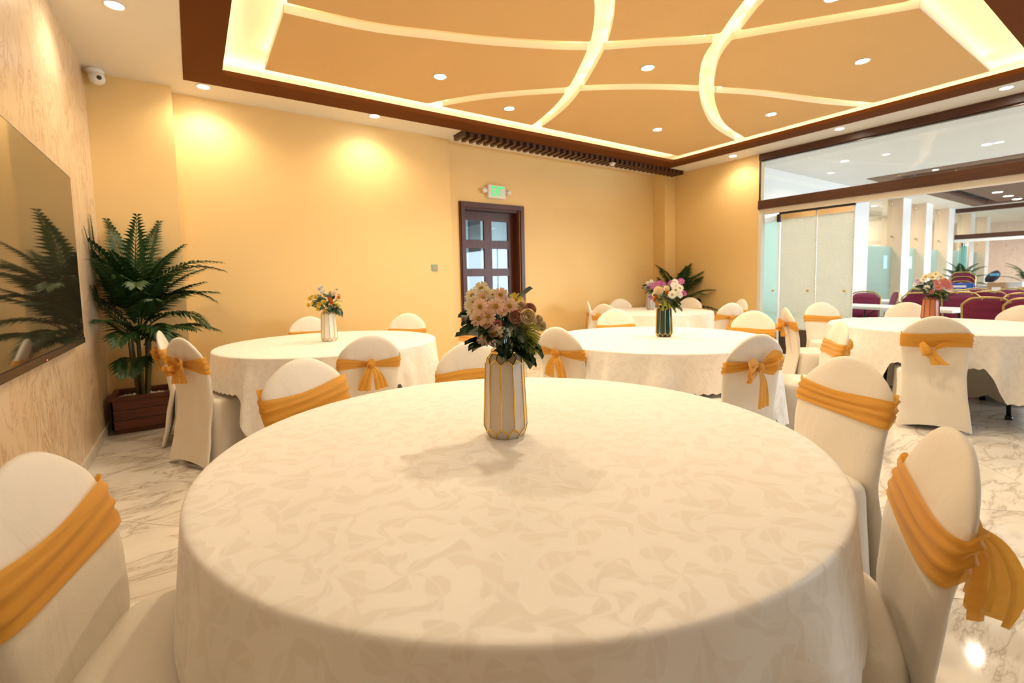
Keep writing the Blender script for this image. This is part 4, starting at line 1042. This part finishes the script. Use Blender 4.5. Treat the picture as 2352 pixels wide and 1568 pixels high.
def palm(loc, label, seed, H, spread, nf, lims=None, pot=True, fl=.68, explicit=None):
    rnd = random.Random(seed); t = empty('potted_palm', loc); tag(t, label, 'plant', 'potted palms')
    if pot:
        def tray(g, s, z0, z1, th=.025):
            ring(g, (-s, s, -s, s), (-s+th, s-th, -s+th, s-th), z0, z1)
        S0 = .215
        for q, (z0, z1) in enumerate(((.045, .125), (.131, .211), (.217, .297))):
            for s, rz in ((0, 0), (1, PI/2), (2, PI), (3, -PI/2)):
                o = G().bbox(-S0, S0, -S0, -S0+.022, z0, z1, .004).build('plank', M['potwood'], t); o.rotation_euler = (0, 0, rz)
        g = G(); ring(g, (-S0-.012, S0+.012, -S0-.012, S0+.012), (-S0+.03, S0-.03, -S0+.03, S0-.03), .299, .33); g.build('pot_rim', M['potwood'], t)
        g = G(); ring(g, (-S0+.035, S0-.035, -S0+.035, S0-.035), (-S0+.06, S0-.06, -S0+.06, S0-.06), 0, .06); g.build('pot_base', M['potwood'], t)
        g = G().box(-S0+.022, S0-.022, -S0+.022, S0-.022, .06, .27)
        for k in range(260):
            x, y = rnd.uniform(-S0+.04, S0-.04), rnd.uniform(-S0+.04, S0-.04); r = rnd.uniform(.006, .012); g.lathe([(r*.6, -r*.6), (r, 0), (r*.6, r*.6)], 6, (x, y, .272+rnd.uniform(0, .012)))
        o = g.build('pebbles', M['pebble'], t); o['kind'] = 'stuff'
    zb = .27 if pot else 0
    for k in range(7):
        a = k*2.4; x, y = .05*math.cos(a), .05*math.sin(a); ht = H*rnd.uniform(.30, .45)
        G().tube([(x*.6, y*.6, zb-.02), (x*1.3, y*1.3, zb+ht*.5), (x*1.6, y*1.6, zb+ht)], [.015, .012, .008], 8).build('stem', M['palmstem'], t, True)
    for k in range(nf):
        if explicit and k < len(explicit): az, el, dr, L, bz = explicit[k]
        else:
            az = k*2.399+rnd.uniform(-.3, .3); lev = (k+.5)/nf; el = lerp(.45, 1.38, lev)+rnd.uniform(-.1, .1); dr = lerp(1.15, .75, lev)*spread; L = fl*rnd.uniform(.8, 1.1); bz = zb+H*lerp(.20, .52, lev)
        lm = None
        if lims: lm = (lims[0]-loc[0], lims[1]-loc[0], lims[2]-loc[1], lims[3]-loc[1])
        frond_g(L, az, el, dr, .235, rnd, (.05*math.cos(az), .05*math.sin(az), bz), 20, lm).build('frond', M['palm'], t, False)
    return t
palm((-.43, 5.43, 0), 'tall palm in a brown plank planter beside the television', 21, 1.62, 1.0, 40, (XL+.016, 1.0, 3.0, Y1-.016), explicit=[
    (R(-12), .70, 1.25, .60, .78), (R(-62), .50, 1.25, .55, .80), (R(-95), .35, 1.0, .52, .62), (R(-28), 1.20, 1.45, .86, 1.08), (R(-80), 1.36, .75, .90, 1.10), (R(-125), 1.25, .80, .88, 1.08), (R(-150), 1.20, .7, .90, 1.05),
    (R(5), 1.25, 1.7, .80, 1.1), (R(-50), 1.15, 1.2, .80, .98), (R(-108), 1.15, .9, .82, .95), (R(-140), 1.0, .8, .75, .85), (R(-20), 1.0, 1.2, .70, .92), (R(-75), 1.0, 1.1, .70, .85), (R(-115), .85, 1.0, .62, .78), (R(-45), .8, 1.2, .6, .75), (R(-160), 1.35, .5, .85, 1.1), (R(-32), .95, 1.9, .66, .86), (R(-68), .85, 1.8, .6, .80), (R(-100), .8, 1.5, .55, .76), (R(-85), 1.2, 1.7, .75, 1.0), (R(-10), 1.1, 1.9, .66, 1.0), (R(60), 1.42, .6, .85, 1.12), (R(120), 1.42, .5, .85, 1.1)])
palm((7.33, 5.42, 0), 'potted palm in the far right corner behind the tables', 22, 1.45, 1.0, 22, (5, XR-.02, 3.0, 5.70))
palm((18.2, 3.95, 0), 'dark palm beside the columns at the far end of the hall', 23, 1.65, 1.25, 20, None, fl=.62)
palm((24.4, 3.55, 0), 'light green palm before the pink marble wall in the far room', 24, 1.45, 1.3, 16, None, fl=.85)

# ================================================================== HALL FURNITURE
def hall_chair():
    t = empty('hall_chair', (0, 0, 0))
    def outline(n, wd0, wd1, z0, z1, ys0, ys1, crown):
        P = []
        for k in range(n+1):
            u = -1+2*k/n; 
            P.append(u)
        return P
    g = G(); Vf = []; nu, nv = 15, 10
    def zt(u): return .915+.035*(1-abs(u)**2.2)-.10*max(0, abs(u)-.62)**1.4*2.2
    def f(side):
        def h_(i, j):
            u = math.sin(PI/2*(-1+2*i/(nu-1))); v = j/(nv-1); z = lerp(.50, zt(u)-.022, v); tk = .045*max(0, 1-abs(u)**6)**.5*max(0, 1-abs(2*v-1)**10)**.5
            return (u*lerp(.185, .205, v), -.20-.10*(z-.45)/.45+side*tk/2, z)
        return h_
    a = G().grid(nu, nv, f(1)); b = G().grid(nu, nv, f(-1)); g.add(a.V, [q[::-1] for q in a.F]); g.add(b.V, b.F); weld(g.build('backrest', M['maroon'], t, True))
    P = []
    for k in range(25):
        u = math.sin(PI/2*(-1+2*k/24)); z = zt(u); P.append((u*.215, -.20-.10*(z-.45)/.45, z))
    L = [(-.225, -.30, .0), (-.205, -.215, .44), (-.205, -.23, .6)]; Rr = [(-x, y, z) for x, y, z in L[::-1]]
    G().tube(L+P+Rr, .0125, 8).build('back_frame', M['goldframe'], t, True)
    g = G().bbox(-.21, .21, -.20, .22, .415, .475, .02); weld(g.build('seat', M['maroon'], t, True))
    G().tube([(-.2, -.2, .405), (-.2, .2, .405), (.2, .2, .405), (.2, -.2, .405), (-.2, -.2, .405)], .011, 8).build('seat_frame', M['goldframe'], t, True)
    for s in (-1, 1): G().tube([(s*.195, .19, .40), (s*.20, .215, 0)], .0115, 8).build('leg', M['goldframe'], t, True)
    return t
HC = [((9.45, 3.22), 205, 'pink chair at the left end of the near white folding table'), ((10.12, 3.33), 120, 'pink chair seen edge-on beside the left end of the folding table'), ((11.6, 3.35), 150, 'small pink chair at the end of the second white table'),
      ((9.55, 2.52), 8, 'maroon chair with gold frame left of the pink daisies, back to us'), ((9.25, 1.98), 195, 'bright pink chair facing us right of the copper vase'), ((8.05, 1.50), 10, 'large dark maroon chair with gold frame right of the copper vase'),
      ((7.95, 1.08), 0, 'dark maroon chair at the right edge of the photo'), ((10.12, 2.40), 12, 'maroon chair back between the two white tables'), ((11.4, 2.50), 5, 'maroon chair in the second row behind the daisies'),
      ((12.1, 2.35), 0, 'maroon chair in front of the blue box'), ((10.4, 1.95), 15, 'maroon chair behind the large dark chair'), ((11.95, 2.05), 30, 'red chair turned sideways in the middle of the hall'),
      ((12.3, 1.62), -20, 'purple lit chair in the middle of the hall'), ((10.5, 1.50), 60, 'turned maroon chair near the right edge of the hall'), ((12.6, 1.95), 160, 'pink chair facing us near the white boxes'), ((9.0, 1.35), 185, 'pink chair facing us behind the large maroon chair')]
proto = hall_chair()
for i, (p, a, lb) in enumerate(HC):
    o = proto if i == 0 else copy_tree(proto)
    o.location = (p[0], p[1], 0); o.rotation_euler = (0, 0, R(a-90)); tag(o, lb, 'chair', 'maroon hall chairs')
for k in range(4):
    o = copy_tree(proto); o.location = (14.6+.03*k, 3.05, .10*k); o.rotation_euler = (0, 0, R(-100)); tag(o, ['lowest', 'second lowest', 'second highest', 'topmost'][k]+' pink chair in the stack before the hall columns', 'chair', 'stacked hall chairs')
def folding_table(loc, rz, L, W, label):
    t = empty('folding_table', loc, rz); tag(t, label, 'table', 'white folding tables')
    for s in (-1, 1): G().bbox(-W/2, W/2, min(.003*s, s*L/2), max(.003*s, s*L/2), .715, .755, .01).build('tabletop', M['tabletop'], t)
    for s in (-1, 1):
        for q in (-1, 1): G().tube([(q*(W/2-.08), s*(L/2-.25), .715), (q*(W/2-.08), s*(L/2-.18), 0)], .014, 8).build('leg', M['black'], t, True)
        G().tube([(-W/2+.08, s*(L/2-.2), .2), (W/2-.08, s*(L/2-.2), .2)], .011, 8).build('crossbar', M['black'], t, True)
        G().tube([(0, s*(L/2-.21), .42), (0, s*.25, .715)], .010, 8).build('brace', M['black'], t, True)
folding_table((8.80, 2.62, 0), R(-14), 1.75, .72, 'nearer white folding table in the hall behind the glass opening')
folding_table((10.75, 3.0, 0), R(-6), 1.8, .72, 'second white folding table in the hall with a plastic bag on it')
folding_table((13.6, 2.6, 0), 0, 1.9, .75, 'farther white folding table with boxes on it')
folding_table((11.0, 1.3, 0), 0, 1.8, .72, 'white folding table at the right edge of the hall')
# things on the hall tables
def carton(loc, rz, sx, sy, sz, mat, label, cat='box', flaps=True):
    t = empty('carton', loc, rz); tag(t, label, cat)
    G().bbox(-sx/2, sx/2, -sy/2, sy/2, 0, sz, .004).build('body', mat, t); G().box(-sx/2+.004, sx/2-.004, -.02, .02, sz, sz+.002).build('tape', M['plastic'], t)
    if flaps: G().box(-sx/2-.003, -sx/2, -sy/4, sy/4, sz*.3, sz*.65).build('paper_label', M['plastic'], t)
ZT = .757
carton((13.45, 2.93, ZT), .05, .28, .46, .13, plain('box_plain_white', (.66, .66, .64), .6), 'low white box under the flat blue box')
carton((13.45, 2.93, ZT+.133), .1, .25, .42, .13, plain('box_blue', (.02, .09, .42), .5), 'flat blue box on the farther hall table')
carton((13.6, 2.40, ZT), .05, .25, .26, .27, plain('cardboard', (.40, .24, .12), .7), 'brown cardboard box on the farther hall table')
carton((13.7, 2.18, ZT), -.1, .2, .28, .28, plain('box_white', (.62, .62, .62), .6), 'white box next to the brown cardboard box')
carton((13.85, 2.72, ZT), .2, .2, .24, .20, plain('box_grey', (.58, .58, .58), .6), 'pale grey box behind the blue box')
carton((13.85, 3.15, ZT), .0, .3, .42, .2, plain('cardboard_light', (.55, .32, .14), .7), 'low orange-brown tray behind the blue box')
bg = empty('bag', (13.75, 2.50, ZT+.274)); tag(bg, 'dark bundle with a light blue patch on the brown box', 'bag')
def bl_f(i, j):
    a = 2*PI*i/16; v = j/8; r = .105*math.sin(PI*(.12+.86*v))**.6; return (r*.7*math.cos(a), r*math.sin(a)-.10*v+.05, .24*v)
weld(G().grid(16, 9, bl_f, True).build('body', plain('bag_black', (.015, .018, .03), .6), bg, True))
G().grid(10, 4, lambda i, j: (-.075*math.cos((i/9-.5)*1.6)-.006, .10*math.sin((i/9-.5)*1.6)-.03, .13+.05*j/3)).build('patch', plain('bag_blue', (.10, .38, .62), .5), bg, True)
for k in range(4):
    b = empty('water_bottle', (13.4+.05*(k % 2), 1.98-.085*k, ZT)); tag(b, ['first', 'second', 'third', 'fourth'][k]+' small water bottle from the white box on the far hall table', 'bottle', 'water bottles on the hall table')
    G().lathe([(.03, 0), (.032, .01), (.032, .13), (.014, .165), (.014, .18)], 14).build('body', plain('bottle_plastic', (.72, .80, .84), .15), b, True)
    G().lathe([(.0325, .05), (.0325, .11)], 14).build('label_band', plain('bottle_band', (.10, .32, .62), .5), b, True); G().lathe([(.016, .178), (.016, .20)], 12).build('cap', M['plastic'], b, True)
pbm = glass('bag_film', (.92, .94, .95), .25, .15, 1.45, (.85, .87, .88)).m
pg = G().grid(14, 10, lambda i, j: (.16*(j/9-.5)+.02*math.sin(i*1.7), .20*(i/13-.5)*(1-.5*j/9)+.05*j/9, .012+.17*max(0, math.sin(PI*i/13))**.7*(.35+.65*j/9)+.014*math.sin(i*2.3+j*1.9)))
pb = pg.build('plastic_bag', pbm, None, True); pb.location = (10.55, 3.10, ZT); tag(pb, 'crumpled clear plastic bag on the second white table', 'bag')
